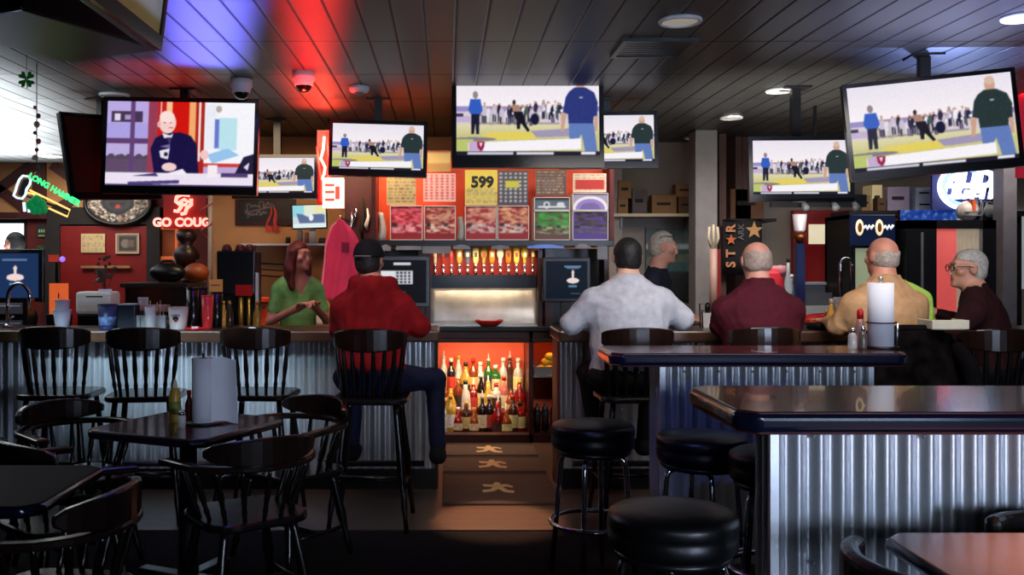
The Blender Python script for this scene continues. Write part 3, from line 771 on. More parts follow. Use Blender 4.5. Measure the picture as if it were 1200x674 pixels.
link('light_strip', MB().box(-.07,.67,.06,.10,.872,.88), mat('strip_light',(255,200,150),.5,emit=20,ecol=(255,150,90),var=0), t)
link('light_strip', MB().box(.74,1.0,.06,.10,.872,.88), mat('strip_light',(255,200,150)), t)
# bottles
def bottle_parts(kind):
    P = {'tall':[(.0,0),(.034,.0),(.037,.012),(.037,.17),(.03,.20),(.014,.225),(.013,.285)],
         'round':[(.0,0),(.045,.0),(.05,.02),(.05,.10),(.042,.15),(.018,.19),(.015,.25)],
         'slim':[(.0,0),(.028,0),(.031,.01),(.031,.19),(.02,.235),(.012,.26),(.012,.305)],
         'square':[(.0,0),(.04,0),(.042,.01),(.042,.15),(.036,.17),(.016,.185),(.016,.23)],
         'squat':[(.0,0),(.048,.0),(.052,.02),(.05,.09),(.03,.13),(.017,.15),(.017,.185)]}[kind]
    return P
BCOL = {'clear':(225,225,215),'amber':(150,70,20),'green':(50,120,50),'brown':(70,34,18),'red':(150,26,20),'yellow':(214,176,70),'dark':(34,20,18),'pink':(220,120,110)}
def make_bottle(name, label, loc, kind, colr, lab, cap, group):
    t = thing(name, label, 'bottle', loc, random.uniform(-.3,.3), group); t.scale = (1.14,1.14,1.06)
    pr = bottle_parts(kind); n = 4 if kind=='square' else 16
    link('body', MB().lathe(pr, n if n>4 else 16), mat('glass_'+colr, BCOL[colr], .12, var=.15, spec=.6, trans=.0 if colr in('dark','brown') else .25), t)
    R = pr[2][0]+.0012; z0,z1 = pr[3][1]*.25, pr[3][1]*.85
    link('paper_label', MB().grid(lambda u,v: (R*math.sin((u-.5)*3.6), -R*math.cos((u-.5)*3.6), z0+(z1-z0)*v), 12, 2), mat('label_'+str(lab), lab, .6, var=.3, scale=40), t)
    zt = pr[-1][1]; link('cap', MB().lathe([(.015,zt-.02),(.017,zt-.02),(.017,zt+.012),(.006,zt+.014)] if cap!='pourer' else [(.014,zt-.01),(.014,zt),(.006,zt+.012),(.004,zt+.05)],12), mat('cap_'+cap, {'black':(20,18,18),'white':(230,226,215),'gold':(200,150,60),'red':(190,30,26),'pourer':(200,196,190)}[cap], .35), t)
    return t
r = random.Random(5)
rows = [('back', .42, .41-.05, 11, ['slim','tall','slim','round','tall','round','tall','square','tall','slim','tall'], ['clear','dark','clear','yellow','amber','clear','green','green','clear','brown','clear']),
        ('middle', .25, .22, 11, ['square','squat','tall','round','square','slim','round','square','tall','squat','round'], ['amber','yellow','amber','clear','red','dark','yellow','clear','pink','amber','red']),
        ('front', .08, .08, 11, ['square','tall','squat','square','squat','tall','tall','round','squat','tall','square'], ['clear','yellow','red','brown','amber','dark','dark','red','amber','brown','red'])]
labs = [(226,214,170),(214,190,120),(238,232,220),(196,60,40),(60,40,36),(240,226,150)]
for rn,yy,zz,n,kinds,cols in rows:
    for i in range(n):
        x = -.085+.06+(.69+.085-.12)*i/(n-1)+r.uniform(-.006,.006)
        make_bottle('liquor_bottle', f'{cols[i]} liquor bottle, {ORD[i]} from left in the {rn} row of the lit cabinet', (x,BY0+yy+r.uniform(-.02,.02),zz), kinds[i], cols[i], r.choice(labs), r.choice(['black','white','gold','red','pourer','pourer']), 'liquor bottles in the lit cabinet')
# lemons in tray on the side shelf, jars below
t = thing('fruit_tray', 'grey tray on the small shelf right of the lit bottles', 'tray', (.87,BY0+.22,.565))
link('tray_body', MB().box(-.13,.13,-.16,.16,0,.01).box(-.13,.13,-.16,-.15,.01,.07).box(-.13,.13,.15,.16,.01,.07).box(-.13,-.12,-.15,.15,.01,.07).box(.12,.13,-.15,.15,.01,.07), m_grey, t)
k = 0
for (x,y,z) in ((-.07,-.09,.045),(.0,-.1,.045),(.075,-.08,.045),(-.04,.0,.05),(.05,.02,.05),(-.02,-.07,.105),(.045,-.06,.105),(.01,-.08,.15)):
    t = thing('lemon', f'{ORD[k]} yellow lemon of the heap in the grey tray', 'lemon', (.87+x,BY0+.22+y,.565+z), 0, 'lemons in the grey tray'); k += 1
    link('fruit', MB().ball((0,0,0),(.043,.036,.034),14,9), mat('lemon_skin',(232,200,50),.45,var=.1,scale=30,bump=.2), t)
    link('tip', MB().ball((.042,0,0),(.01,.009,.009),8,6), mat('lemon_skin',(232,200,50)), t)
for i in range(4):
    t = thing('steel_shaker', f'{ORD[i]} dim steel shaker from left on the floor of the narrow compartment', 'shaker', (.775+.07*i,BY0+.14+.03*(i%2),.08), 0, 'shakers in the narrow compartment')
    link('cup', MB().lathe([(.0,0),(.027,0),(.034,.16),(.033,.162),(.03,.16)],16), mat('dim_steel',(90,92,94),.35,.8), t); link('lid', MB().lathe([(.034,.16),(.022,.20),(.012,.21),(.012,.235),(.002,.237)],14), mat('dim_steel',(90,92,94)), t)
t = thing('wine_bottle', 'dark bottle standing beside the lemon tray in the narrow compartment', 'bottle', (.985,BY0+.06,.565))
link('body', MB().lathe([(.0,0),(.02,0),(.022,.01),(.022,.14),(.01,.18),(.009,.25)],14), mat('glass_dark',(34,20,18)), t); link('cap', MB().lathe([(.011,.24),(.011,.262),(.002,.263)],10), mat('cap_black',(20,18,18)), t)

# ---- beer tower
TY = 7.98
t = thing('beer_tower', 'stainless beer tower with red panel above the lit bottle cabinet', 'beer tower', (.32,TY,.98))
link('back_panel', MB().box(-.46,.46,.18,.2,.0,.64), mat('tower_red',(178,40,24),.45,var=.15,emit=.08), t)
link('side_post', MB().box(-.49,-.455,-.06,.2,0,.64), m_cab, t); link('side_post', MB().box(.455,.49,-.06,.2,0,.64), m_cab, t)
link('tap_panel', MB().box(-.455,.455,.06,.18,.43,.58), mat('tower_red',(178,40,24)), t)
link('window_band', MB().box(-.45,.45,.10,.18,.315,.43), mat('blue_dark_band',(26,34,52),.15,var=.2,scale=4), t)
link('drip_housing', MB().grid(lambda u,v:(-.455+.91*u,-.10*math.sin(v*PI*.5)+.09,.315*(1-v)**.8),24,12), mat('polished_steel',(214,210,206),.35,.45,var=.35,scale=4), t, solid=.004)
link('drip_tray', MB().box(-.45,.45,-.06,.06,.0,.02), m_steel, t)
t = thing('bowl', 'red bowl in front of the stainless beer tower', 'bowl', (.36,7.89,.98))
link('shell', MB().lathe([(.02,0),(.07,.004),(.115,.04),(.12,.055),(.112,.052),(.06,.015),(.01,.012)],24), m_red, t); link('foot', MB().lathe([(.05,0),(.055,0),(.05,.006)],16), m_red, t)
hc = [('cream','pale stick',(226,206,170),0),('red','slim',(170,36,30),0),('red and white','slim',(196,60,50),0),('gold','fat',(196,150,60),1),('blue-topped','round',(90,110,140),2),('cream yellow','wide',(236,220,140),1),('olive','fat',(170,150,70),2),('orange','fat',(220,130,40),1),('white arrow','wide',(236,230,214),2),('amber','fat',(214,120,40),1),('yellow','slim',(236,200,90),1),('gold yellow','round',(206,170,60),2),('brown','slim',(150,96,50),0)]
for i,(cn,_,c,kd) in enumerate(hc):
    x = .32-.415+.83*i/12
    t = thing('beer_tap', f'{cn} handled beer tap, {ORD[i]} from left on the tower', 'beer tap', (x,TY+.0,1.44), 0, 'beer taps in a row')
    link('faucet', MB().tube([(0,.07,.03),(0,.02,.03),(0,-.02,.02),(0,-.035,-.03)],.011,8), m_chrome, t)
    link('collar', MB().lathe([(.008,.03),(.014,.04),(.014,.055),(.008,.065)],10,T(0,.0,0)), m_chrome, t)
    if kd == 0: pr = [(.007,.06),(.012,.075),(.014,.12),(.017,.17),(.014,.195),(.003,.198)]
    elif kd == 1: pr = [(.008,.06),(.018,.075),(.024,.10),(.026,.16),(.026,.185),(.018,.198),(.003,.2)]
    else: pr = [(.008,.06),(.014,.08),(.014,.11),(.024,.125),(.03,.155),(.024,.185),(.012,.2),(.002,.202)]
    h_ = link('handle', MB().lathe(pr,14), mat('tap_'+cn.replace(' ','_'), c, .35, var=.25, scale=25, emit=.12), t)
    link('badge', MB().box(-.011,.011,-.034,-.026,.125,.16), mat('badge_'+str(i%4), [(240,220,150),(60,40,40),(190,40,30),(236,236,230)][i%4], .5), h_)
t = thing('dark_filler','added panel keeping it dark behind the till screens, between counter and dispenser shelf','panel',(0,8.36,.98)); link('panel', MB().box(-1.0,-.19,0,.02,0,.66), m_black, t); link('panel', MB().box(.83,1.4,0,.02,0,.66), m_black, t)  # panel added so the gap behind the tills stays dark
# ---- till screens
def till(label, px, py, d, wpx, hpx, img, zbase, yaw=0., em=.9):
    w,h = wpx*d/F,hpx*d/F; c = W(px,py,d); t = thing('till_screen', label, 'cash register', (c.x,c.y,zbase), yaw)
    zc = c.z-zbase
    link('housing', MB().box(-w/2,w/2,.0,.05,zc-h/2,zc+h/2), m_black, t, bevel=.006)
    link('screen', pic_mesh(img,w*.86,h*.84,'screen'), pic_mat('till_picture',em,.25), t, loc=(0,-.003,zc))
    link('stand', MB().box(-.05,.05,.03,.09,.02,zc).box(-.12,.12,-.06,.14,0,.02), m_black, t, bevel=.004)
    return t
def till_img(menu):
    im = Img(90,80,(16,26,40))
    if menu:
        im.rect(0,0,1,1,(8,8,12)); im.rect(.28,.06,.66,.13,(220,220,226)); im.rect(.0,.25,.3,.55,(232,232,236)); im.rect(.3,.25,.7,.56,(206,208,214))
        for i in range(4):
            for j in range(4): im.rect(.34+.085*i,.28+.07*j,.39+.085*i,.325+.07*j,(60,60,70))
        im.rect(.1,.62,.4,.66,(120,120,130)); im.rect(.3,.72,.55,.75,(90,90,100))
    else:
        im.rect(.45,.12,.85,.17,(110,140,170)); im.rect(.5,.18,.8,.21,(80,110,150)); im.ell(.65,.30,.035,.06,(240,200,190)); im.rect(.625,.30,.675,.52,(244,226,220)); im.ell(.65,.52,.15,.075,(246,226,220)); im.rect(.55,.64,.75,.70,(90,130,160)); im.rect(.6,.85,.85,.88,(70,90,110))
    return im.blur(1)
till('dark till screen with a white keypad page, right of the man in the red hoodie', 473,330,7.7,62,60,till_img(1),.98,.1)
till('dark till screen with a small white emblem, right of the beer tower', 664,328,7.7,56,52,till_img(0),.98,-.05)
im = till_img(0); im.a[:] = (30,52,92); im.rect(.38,.12,.8,.17,(96,120,160)); im.ell(.6,.34,.03,.06,(250,210,200)); im.rect(.58,.34,.62,.52,(250,236,230)); im.ell(.6,.54,.15,.08,(252,226,220)); im.rect(.5,.66,.72,.71,(100,150,190)); im.blur(1)
till('large blue till screen with a white emblem at the left edge, behind the bar', 11,323,6.95,76,62,im,1.0,.12,1.0)
t = thing('till_counter','low dark back counter behind the left bar holding tills and printers','counter',(-3.3,6.95,0))
link('counter_top', MB().box(-2.2,1.35,-.12,.4,.96,1.0), m_black, t, bevel=.006); link('cabinet_body', MB().box(-2.15,1.3,-.06,.38,0,.96), m_blkwood, t)
# ---- shelf with paper notes, and pull-tab dispensers on it
SY = 7.78; SZ = 1.70
t = thing('pull_tab_shelf', 'dark shelf over the beer taps carrying the pull tab dispensers', 'shelf', (.40,SY,0))
link('board', MB().box(-1.0,.98,-.06,.42,SZ-.05,SZ), m_black, t, bevel=.004)
link('support_post', MB().box(-.99,-.93,.12,.4,.98,SZ-.05), m_cab, t); link('support_post', MB().box(.93,.97,.12,.4,.98,SZ-.05), m_cab, t)
link('support_post', MB().box(-.63,-.575,.0,.4,.98,SZ-.05), m_cab, t); link('support_post', MB().box(.43,.50,.1,.4,.98,SZ-.05), m_cab, t)
link('back_panel', MB().box(-1.0,.98,.36,.42,SZ,2.42), mat('orange_red_board',(226,76,36),.55,var=.1,emit=.06), t)  # board given a weak glow of its own to look lit
link('end_panel', MB().box(-1.02,-.985,.0,.42,SZ,2.42), m_cab, t); link('end_panel', MB().box(.955,.99,.0,.42,SZ,2.42), mat('maroon_panel',(96,30,28),.5), t)
for i,(a,b_,c_,e_) in enumerate(((446,458,284,294),(464,494,287,293),(495,528,288,297),(531,551,285,292),(576,597,286,292),(618,661,285,291),(674,692,284,291),(700,712,286,304))):
    p = W((a+b_)/2,(c_+e_)/2,SY-.0585); hw = (b_-a)/2*SY/F; hh = (e_-c_)/2*SY/F
    t = tag(link('paper_note', MB().grid(lambda u,v:(-hw+2*hw*u,-.006*math.sin(u*PI)*v,hh-2*hh*v),8,4), mat('note_blue',(110,140,220),.6,emit=.2) if i==5 else mat('note_grey',(140,140,146),.7), None, loc=p), f"{'blue-lit' if i==5 else 'grey'} paper note taped to the dispenser shelf edge, {ORD[i]} from left", 'paper note', 'paper notes on the shelf edge')  # blue light on one note put into its colour and emission
def tab_pic(c0, c1, c2, seedv):
    r = random.Random(seedv); im = Img(40,40,c2)
    for i in range(140):
        x,y = r.random(),r.random(); c = c0 if y<.5 else c1
        im.rect(x,y,x+.16,y+.06,tuple(np.clip(np.array(c)+r.uniform(-30,34),0,255)),.8)
    im.rect(0,.80,1,1,c2); im.rect(.06,.50,.2,.60,(40,34,34)); im.rect(.62,.5,.76,.6,(60,50,46)) if seedv%2 else None
    return im.blur(1)
m_print = pic_mat('printed_picture', .05, .5)  # prints also glow weakly, brightness put into them
def dispenser(label, px0, px1, py0, py1, im):
    w = (px1-px0)*SY/F; z0,z1 = Z(py1,SY),Z(py0,SY); h = z1-z0; cx = X((px0+px1)/2,SY)
    t = thing('pull_tab_dispenser', label, 'dispenser', (cx,SY,z0), 0, 'pull tab dispensers')
    link('case', MB().box(-w/2,-w/2+.006,0,.26,0,h).box(w/2-.006,w/2,0,.26,0,h).box(-w/2,w/2,.0,.26,0,.006).box(-w/2,w/2,.0,.26,h-.006,h).box(-w/2,w/2,.255,.26,0,h), mat('white_acrylic',(226,214,200),.3,emit=.04,var=.04), t)
    link('tickets', pic_mesh(im,w-.014,h-.014,'tickets'), m_print, t, loc=(0,.012,h/2))
    return z0
dz = [(457,495,241,281,((226,90,110),(238,160,170),(150,24,36))),(497,534,241,281,((214,160,130),(240,214,190),(150,24,30))),(545,582,241,281,((220,160,130),(220,196,190),(170,36,44))),(583,620,241,281,((226,164,120),(224,206,190),(160,36,40)))]
nm = ['pink and crimson','tan over crimson','tan and grey over red','orange tan and white over red']
for i,(a,b_,c_,e_,cs) in enumerate(dz):
    dispenser(f'clear pull tab dispenser of {nm[i]} tickets, {ORD[i]} from left', a,b_,c_,281.5,tab_pic(*cs,i))
def green_pic(cs,seedv):
    return tab_pic(*cs,seedv)
dispenser('clear pull tab dispenser of green tickets, fifth column, lower', 626,668,247,281.5,tab_pic((70,170,60),(150,200,130),(110,70,60),7))
dispenser('clear pull tab dispenser of dark tickets with a purple strip, rightmost column, lower', 671,713,247,281.5,tab_pic((60,40,36),(96,84,110),(86,60,150),8))
im = Img(50,22,(96,110,124)); im.rect(0,0,1,.25,(60,64,70)); im.ell(.35,.6,.1,.3,(236,240,244)); im.ell(.35,.6,.05,.2,(96,110,124)); im.rect(.1,.7,.9,.82,(236,240,244)); im.ell(.75,.55,.12,.2,(226,230,236)); im.blur(1)
zz = Z(247,SY)
dispenser('upper dispenser box with a white squiggle front, above the green tickets', 626,668,231,246.6,im)
im = Img(50,30,(170,160,190)); im.ell(.5,.9,.5,.75,(240,236,248)); im.ell(.5,.95,.42,.62,(150,130,200)); im.ell(.5,1,.3,.45,(120,100,170)); im.blur(1)
dispenser('upper dispenser box with a pale purple dome front, at the right end', 671,713,226,246.6,im)
# game cards above
def card(label, px0,px1,py0,py1,im,txt=None,tc=None):
    w = (px1-px0)*SY/F; h = (py1-py0)*SY/F; c = W((px0+px1)/2,(py0+py1)/2,SY)
    t = thing('game_card', label, 'card sign', (c.x,SY+.02,c.z-h/2), 0, 'game cards above the dispensers')
    link('board', MB().box(-w/2,w/2,.003,.012,0,h), m_white, t)
    link('print', pic_mesh(im,w,h,'print'), m_print, t, loc=(0,0,h/2))
    if txt: text(txt, .125, tc, t, (.01,-.004,h*.64), bold=.006)
    # hanging clip up to the board behind
    link('bracket', MB().box(-.012,.012,.012,.35,h*.5,h*.5+.01), m_grey, t)
def lines_img(bg, fg, n, seedv, w=40, h=44, dots=False):
    r = random.Random(seedv); im = Img(w,h,bg)
    for i in range(n):
        y = .06+.9*i/n
        if dots:
            for j in range(6): im.ell(.1+.16*j,y+.03,.045,.03,fg)
        else:
            x = .06
            while x < .9:
                l = r.uniform(.04,.2); im.rect(x,y,x+l,y+.5/n,fg,r.uniform(.4,1)); x += l+.05
    return im
card('faded olive game card with small print, leftmost above the dispensers', 453,487,203,240, lines_img((170,160,110),(120,80,60),9,1).blur(1))
card('pink game card with rows of red dots', 496,534,203,236, lines_img((238,180,170),(196,60,60),9,2,dots=True).blur(1))
im = lines_img((222,200,110),(150,130,70),14,3); im.rect(0,0,1,.52,(232,204,76)); im.blur(1)
card('yellow game card printed with the number 599', 545,583,199,240, im, '599', mat('print_black',(20,16,14),.6,var=0))
card('grey and white game card with a yellow patch, right of the yellow card', 584,619,200,240, lines_img((70,70,80),(214,210,206),8,4,dots=True).rect(.25,.30,.7,.5,(196,190,60)).blur(1))
card('dark brown game card with a boxed centre, above the white squiggle box', 628,664,199,229, lines_img((92,74,66),(190,150,120),8,5).rect(.25,.4,.7,.75,(120,100,92),.7).blur(1))
card('cream game card with a red printed band, at the right end', 672,711,203,225, lines_img((226,206,180),(190,150,120),6,6).rect(.08,.35,.92,.85,(190,46,40)).blur(1))
im = Img(30,20,(232,190,110)); im.rect(0,.6,1,1,(190,140,70)); im.rect(0,0,1,.1,(170,50,40)); im.blur(1)
card('bright yellow card seen between the two televisions above the dispensers', 501,528,176,201, im)
# pale hose or towel hanging between columns
for i,(px,py0,py1) in enumerate(((446,250,283),(540,255,283))):
    c = W(px,py1,SY-.02); h = (py1-py0)*SY/F
    o = link('bar_towel', MB().grid(lambda u,v:((u-.5)*.07*(1-.4*v)+.01*math.sin(v*4), -.02*math.cos((u-.5)*5), h*v),8,8), mat('towel_grey',(190,180,176),.9), None, loc=(c.x,SY+.05,SZ), solid=.006)
    tag(o, ['pale cloth standing left of the pink pull tab tickets','pale cloth standing left of the yellow 599 card dispensers'][i], 'cloth', 'cloths between the dispensers')
# ================================================================== left side
m_ngreen = mat('neon_green',(60,255,140),.4,emit=1.5,ecol=(70,240,140),var=0)
m_nwhite = mat('neon_white',(220,240,255),.4,emit=1.3,ecol=(215,235,255),var=0)
m_nyellow= mat('neon_yellow',(255,214,110),.4,emit=1.5,ecol=(255,205,110),var=0)
m_nred   = mat('neon_red',(255,40,30),.4,emit=4.,ecol=(255,34,26),var=0)
m_npink  = mat('neon_pinkwhite',(255,190,180),.4,emit=2.2,ecol=(255,150,135),var=0)
m_nblue  = mat('neon_blue',(110,150,255),.4,emit=3.0,ecol=(110,150,255),var=0)
m_nbw    = mat('neon_bluewhite',(225,235,255),.4,emit=2.4,ecol=(215,228,255),var=0)
CT = 1.07
# ---- hammer neon hung on a bead string
D = 5.8; c = W(31,229,D)
t = thing('neon_sign', 'hanging neon hammer sign with green lettering reading LONG HAMMER', 'neon sign', c)
def q(px,py,dy=0.): p = W(px,py,D)-c; return (p.x,dy,p.z)
link('hammer_head', MB().tube([q(*p) for p in ((27,206),(34,207),(36,211),(35,216),(31,222),(30,228),(26,233),(20,232),(16,229),(18,224),(20,217),(23,210))],.0075,6,closed=True), m_nwhite, t)
link('head_backing', MB().prism([(q(*p)[0],q(*p)[2]) for p in ((26,210),(33,210),(29,222),(25,230),(19,228),(22,218))],-.004,.004,RX90), mat('sign_back',(12,22,24),.5), t, loc=(0,.02,0))  # dark plate behind the head outline
link('handle_tube', MB().tube([q(*p) for p in ((35,223),(82,246),(79,254),(57,244))],.006,6), m_nyellow, t)
link('handle_tube', MB().tube([q(*p) for p in ((31,226),(38,227),(46,233))],.006,6), m_nyellow, t)
p0 = q(36,212); text('LONG HAMMER',.05,m_ngreen,t,(q(66,223)[0],-.03,q(66,223)[2]),rot=(PI/2,.52,0),bold=.002)
hop = MB()
for i,(px,py,r_) in enumerate(((36,240,6),(43,236,7),(49,240,6),(40,246,5),(46,246,5),(52,246,4))):
    p = q(px,py); hop.ball((p[0],.0,p[2]),(r_*D/F,.02,r_*1.1*D/F),10,7)
link('hop_cone', hop, mat('hop_green',(20,120,70),.4,emit=.35,ecol=(20,170,90)), t)
link('tick_tube', MB().tube([q(28,237),q(29,248)],.009,6), m_nwhite, t); link('tick_tube', MB().tube([q(34,243),q(34,249)],.008,6), m_nwhite, t)
link('back_bar', MB().tube([q(20,226,.03),q(80,248,.03)],.008,6), m_black, t)
link('hanging_wire', MB().tube([q(43,216),q(43,73.2)],.002,5), m_black, t)
t = thing('bead_string', 'string of coloured party beads hanging down to the neon hammer', 'beads', (X(43,D+.06),D+.06,Z(209,D+.06)))
hgt = Z(128,D)-Z(214,D)
for i in range(9):
    r_ = [.019,.014,.02,.013,.017,.012,.02,.015,.012][i]
    link('bead', MB().ball((.012*math.sin(i*2.1),0,.02+hgt*i/8.6),(r_,r_*.8,r_*1.1),10,7), mat('bead_'+str(i%4), [(170,70,60),(60,70,60),(190,170,150),(130,40,44)][i%4], .3), t)
link('cord', MB().tube([(0,0,0),(0,0,CEIL-Z(209,D+.06))],.003,5), m_black, t)
t = thing('shamrock', 'green paper shamrock hanging from the ceiling at the top left', 'decoration', (X(31,5.6),5.6,Z(93,5.6)))
lf = MB()
for a in (.8,2.35,3.9,5.5):
    for s in (-1,1): lf.prism([(math.cos(a)*.0,0),(.045*math.cos(a+.55*s),.045*math.sin(a+.55*s)),(.055*math.cos(a+.25*s),.055*math.sin(a+.25*s)),(.042*math.cos(a),.042*math.sin(a))],-.002,.002,RX90)
link('leaf_cluster', lf, mat('shamrock_green',(30,120,44),.4,emit=.08), t); link('stem', MB().tube([(0,0,0),(.005,0,-.055)],.003,6), mat('shamrock_green',(30,120,44)), t)
link('center', MB().ball((0,-.004,0),(.01,.006,.01),8,6), mat('pale_green',(170,220,150),.5), t); link('thread', MB().tube([(0,0,.0),(0,0,CEIL-Z(93,5.6))],.0015,5), m_black, t)

# ---- entrance wall items
im = Img(90,64,(14,13,14)); r = random.Random(3)
for i in range(520):
    a = r.uniform(0,2*PI); k_ = r.uniform(.50,.96); c_ = r.choice([(214,206,190),(120,112,104),(226,222,214),(60,52,50),(170,130,110),(96,100,96)])
    im.ell(.5+.49*k_*math.cos(a),.5+.49*k_*math.sin(a),.022,.026,c_)
im.ell(.5,.5,.25,.26,(16,18,26)); im.ell(.5,.5,.2,.2,(40,44,56)); im.poly([(.36,.48),(.62,.46),(.6,.56),(.4,.6)],(18,16,20)); im.ell(.5,.58,.045,.05,(180,60,44)); im.blur(1)
DD = 11.42; w,h = 77*DD/F, 50*DD/F; cc = W(138,238,DD)
t = thing('oval_sign', 'oval mosaic-rimmed bar mirror sign with a dark middle, above the red door', 'wall sign', cc)
b = MB(); b.add([(0,0,0)]+[(w/2*math.cos(a),0,h/2*math.sin(a)) for a in np.linspace(0,2*PI,41)[:-1]], [(0,i+1,(i+1)%40+1)[::1] for i in range(40)])
me = pic_mesh(im,w*.99,h*.99); vv = np.zeros(len(me.vertices)*3,np.float32); me.vertices.foreach_get('co',vv); vv = vv.reshape(-1,3)
u_,w_ = vv[:,0]/(w/2), vv[:,2]/(h/2); vv[:,0] = u_*np.sqrt(1-w_**2/2)*w/2; vv[:,2] = w_*np.sqrt(1-u_**2/2)*h/2; me.vertices.foreach_set('co',vv.ravel())
link('mosaic_face', me, m_print, t); link('rim', MB().tube([(w/2*math.cos(a),.0,h/2*math.sin(a)) for a in np.linspace(0,2*PI,41)[:-1]],.025,8,closed=True), m_black, t)
link('backing', MB().box(-w*.3,w*.3,.01,.05,-h*.3,h*.3), m_black, t)
def flat(name,label,cat,px0,px1,py0,py1,d,im,fr=None,em=None,fw=.012):
    w,h = (px1-px0)*d/F,(py1-py0)*d/F; c = W((px0+px1)/2,(py0+py1)/2,d); t = thing(name,label,cat,c)
    link('print', pic_mesh(im,w,h,'print'), em or m_print, t); link('backing', MB().box(-w/2,w/2,.002,.014,-h/2,h/2), m_black, t)
    if fr:
        f_ = MB()
        for a in ((-w/2-fw,w/2+fw,h/2,h/2+fw),(-w/2-fw,w/2+fw,-h/2-fw,-h/2),(-w/2-fw,-w/2,-h/2,h/2),(w/2,w/2+fw,-h/2,h/2)): f_.box(a[0],a[1],-.012,.014,a[2],a[3])
        link('frame', f_, fr, t)
    return t
im = lines_img((206,186,140),(150,120,90),10,9,40,30).blur(1); flat('door_notice','pale paper notice on the left of the red door','notice',95,123,274,296,11.46,im)
im = Img(40,30,(150,130,110)); im.rect(.1,.1,.9,.9,(60,56,60)); im.ell(.4,.5,.2,.25,(130,120,110)); im.rect(.5,.3,.8,.7,(110,90,80)); im.blur(1); flat('door_picture','dark framed picture on the right of the red door','picture',137,162,275,296,11.46,im,m_cream)
im = Img(40,20,(18,40,30)); [im.rect(.12+.15*i,.35,.22+.15*i,.6,(190,210,170)) for i in range(5)]; im.rect(.1,.8,.9,.88,(190,200,120)); im.blur(1); flat('small_plaque','small dark green plaque on the red wall below the neon hammer','plaque',43,61,264,278,11.58,im)
im = Img(30,20,(50,90,50)); im.noise(14,3); flat('small_plaque','green card below the small plaque on the red wall','card',43,66,288,298,11.58,im)
# ---- red alcove: cougar neon, orange lit window, silhouettes
D = 10.6; c = W(213,248,D); t = thing('neon_sign','red neon sign with a cougar head emblem over the words GO COUGS','neon sign',c)
def q(px,py,dy=0.): p = W(px,py,D)-c; return (p.x,dy,p.z)
link('emblem_tube', MB().tube([q(*p) for p in ((222,229),(213,228),(207,231),(206,236),(211,240),(218,240),(221,237),(216,234),(212,236),(212,243),(208,248),(204,247))],.022,6), m_npink, t)
link('emblem_tube', MB().tube([q(*p) for p in ((224,233),(224,240),(219,244),(217,250),(212,251))],.022,6), m_npink, t)
text('GO COUGS',.135,m_npink,t,(q(216,261)[0],0,q(216,261)[2]),bold=.006,ext=.006)
link('backing', MB().box(q(190,0)[0],q(240,0)[0],.05,.07,q(0,268)[2],q(0,226)[2]), mat('red_acrylic',(150,24,20),.3,emit=.25), t)
link('stand_bracket', MB().box(-.02,.02,.07,.99,.1,.14), m_black, t)
t = struct('window_2', MB().box(X(181,11.5),X(184,11.5),11.5,11.58,.9,1.98).box(X(205,11.5),X(208,11.5),11.5,11.58,.9,1.98).box(X(184,11.5),X(205,11.5),11.5,11.58,1.93,1.98).box(X(184,11.5),X(205,11.5),11.5,11.58,1.55,1.6), mat('orange_lit_frame',(226,110,60),.5,emit=.25))  # orange light on the frame put into its colour and glow
link('window_glass', MB().box(X(184,11.5),X(205,11.5),11.56,11.57,.9,1.93), mat('orange_lit_glass',(120,60,30),.3,emit=.25,var=.6,scale=5), t)
t = thing('paper_lantern','round orange lantern glowing dimly left of the white pole','lantern',(X(230,8.3),8.3,Z(331,8.3)))
link('globe', MB().ball((0,0,.085),(.112,.112,.088),20,12), mat('lantern_orange',(130,60,24),.5,emit=.05,var=.3), t); link('stalk', MB().tube([(0,0,.16),(.01,0,.2)],.012,6), m_dark, t)
t = thing('side_counter','low dark counter in front of the orange window, carrying the lantern','counter',(X(215,8.4),8.3,0))
zt = Z(331,8.3); link('counter_top', MB().box(-.45,.13,-.25,.4,zt-.04,zt), m_black, t, bevel=.004); link('body', MB().box(-.42,.11,-.2,.38,0,zt-.04), m_blkwood, t)
def dark_blob(name,label,cat,px,py0,py1,d,wpx,zbase,m):
    t = thing(name,label,cat,(X(px,d),d,zbase)); h = Z(py0,d)-zbase; w = wpx*d/F/2
    link('base', MB().lathe([(w*.5,0),(w*.55,.01),(w*.3,.04),(w*.12,.08)],16), m, t)
    link('figure', MB().lathe([(w*.12,.07),(w*.5,h*.3),(w*.7,h*.5),(w*.55,h*.62),(w*.3,h*.7),(w*.5,h*.8),(w*.55,h*.9),(w*.3,h*.98),(.004,h)],18), m, t); return t
dark_blob('statuette','dark bust-like silhouette standing in front of the red neon','figurine',219,268,331,8.5,46,zt,mat('dark_bronze',(40,14,12),.4))
t = thing('baseball_hat','red cap lying on the low counter by the orange window','cap',(X(199,8.25),8.25,zt)); link('crown', MB().lathe([(.09,0),(.092,.05),(.07,.11),(.03,.13),(.003,.135)],18), m_red, t); link('brim', MB().ball((.0,-.11,.008),(.075,.07,.008),14,7), m_red, t)
t = thing('black_bag','slumped black bag on the low counter, left of the black tumblers','bag',(X(187,7.9),8.12,zt)); link('body', MB().ball((0,0,.085),(.16,.09,.085),18,12), m_vinyl, t); link('strap', MB().tube([(-.08,0,.14),(-.04,0,.19),(.04,0,.19),(.08,0,.14)],.012,8), m_vinyl, t)
t = thing('wall_pole','white pole with a spiral cord, at the left edge of the tan wall','pole',(X(246.5,8.7),8.7,0)); link('shaft', MB().tube([(0,0,0),(0,0,CEIL)],.022,10), mat('pole_white',(180,160,150),.4), t)
link('spiral_cord', MB().tube([(-.03+.05*math.cos(a),.05*math.sin(a),1.7+.03*a) for a in np.linspace(0,16,70)],.009,6), mat('cord_red',(190,90,80),.4), t)
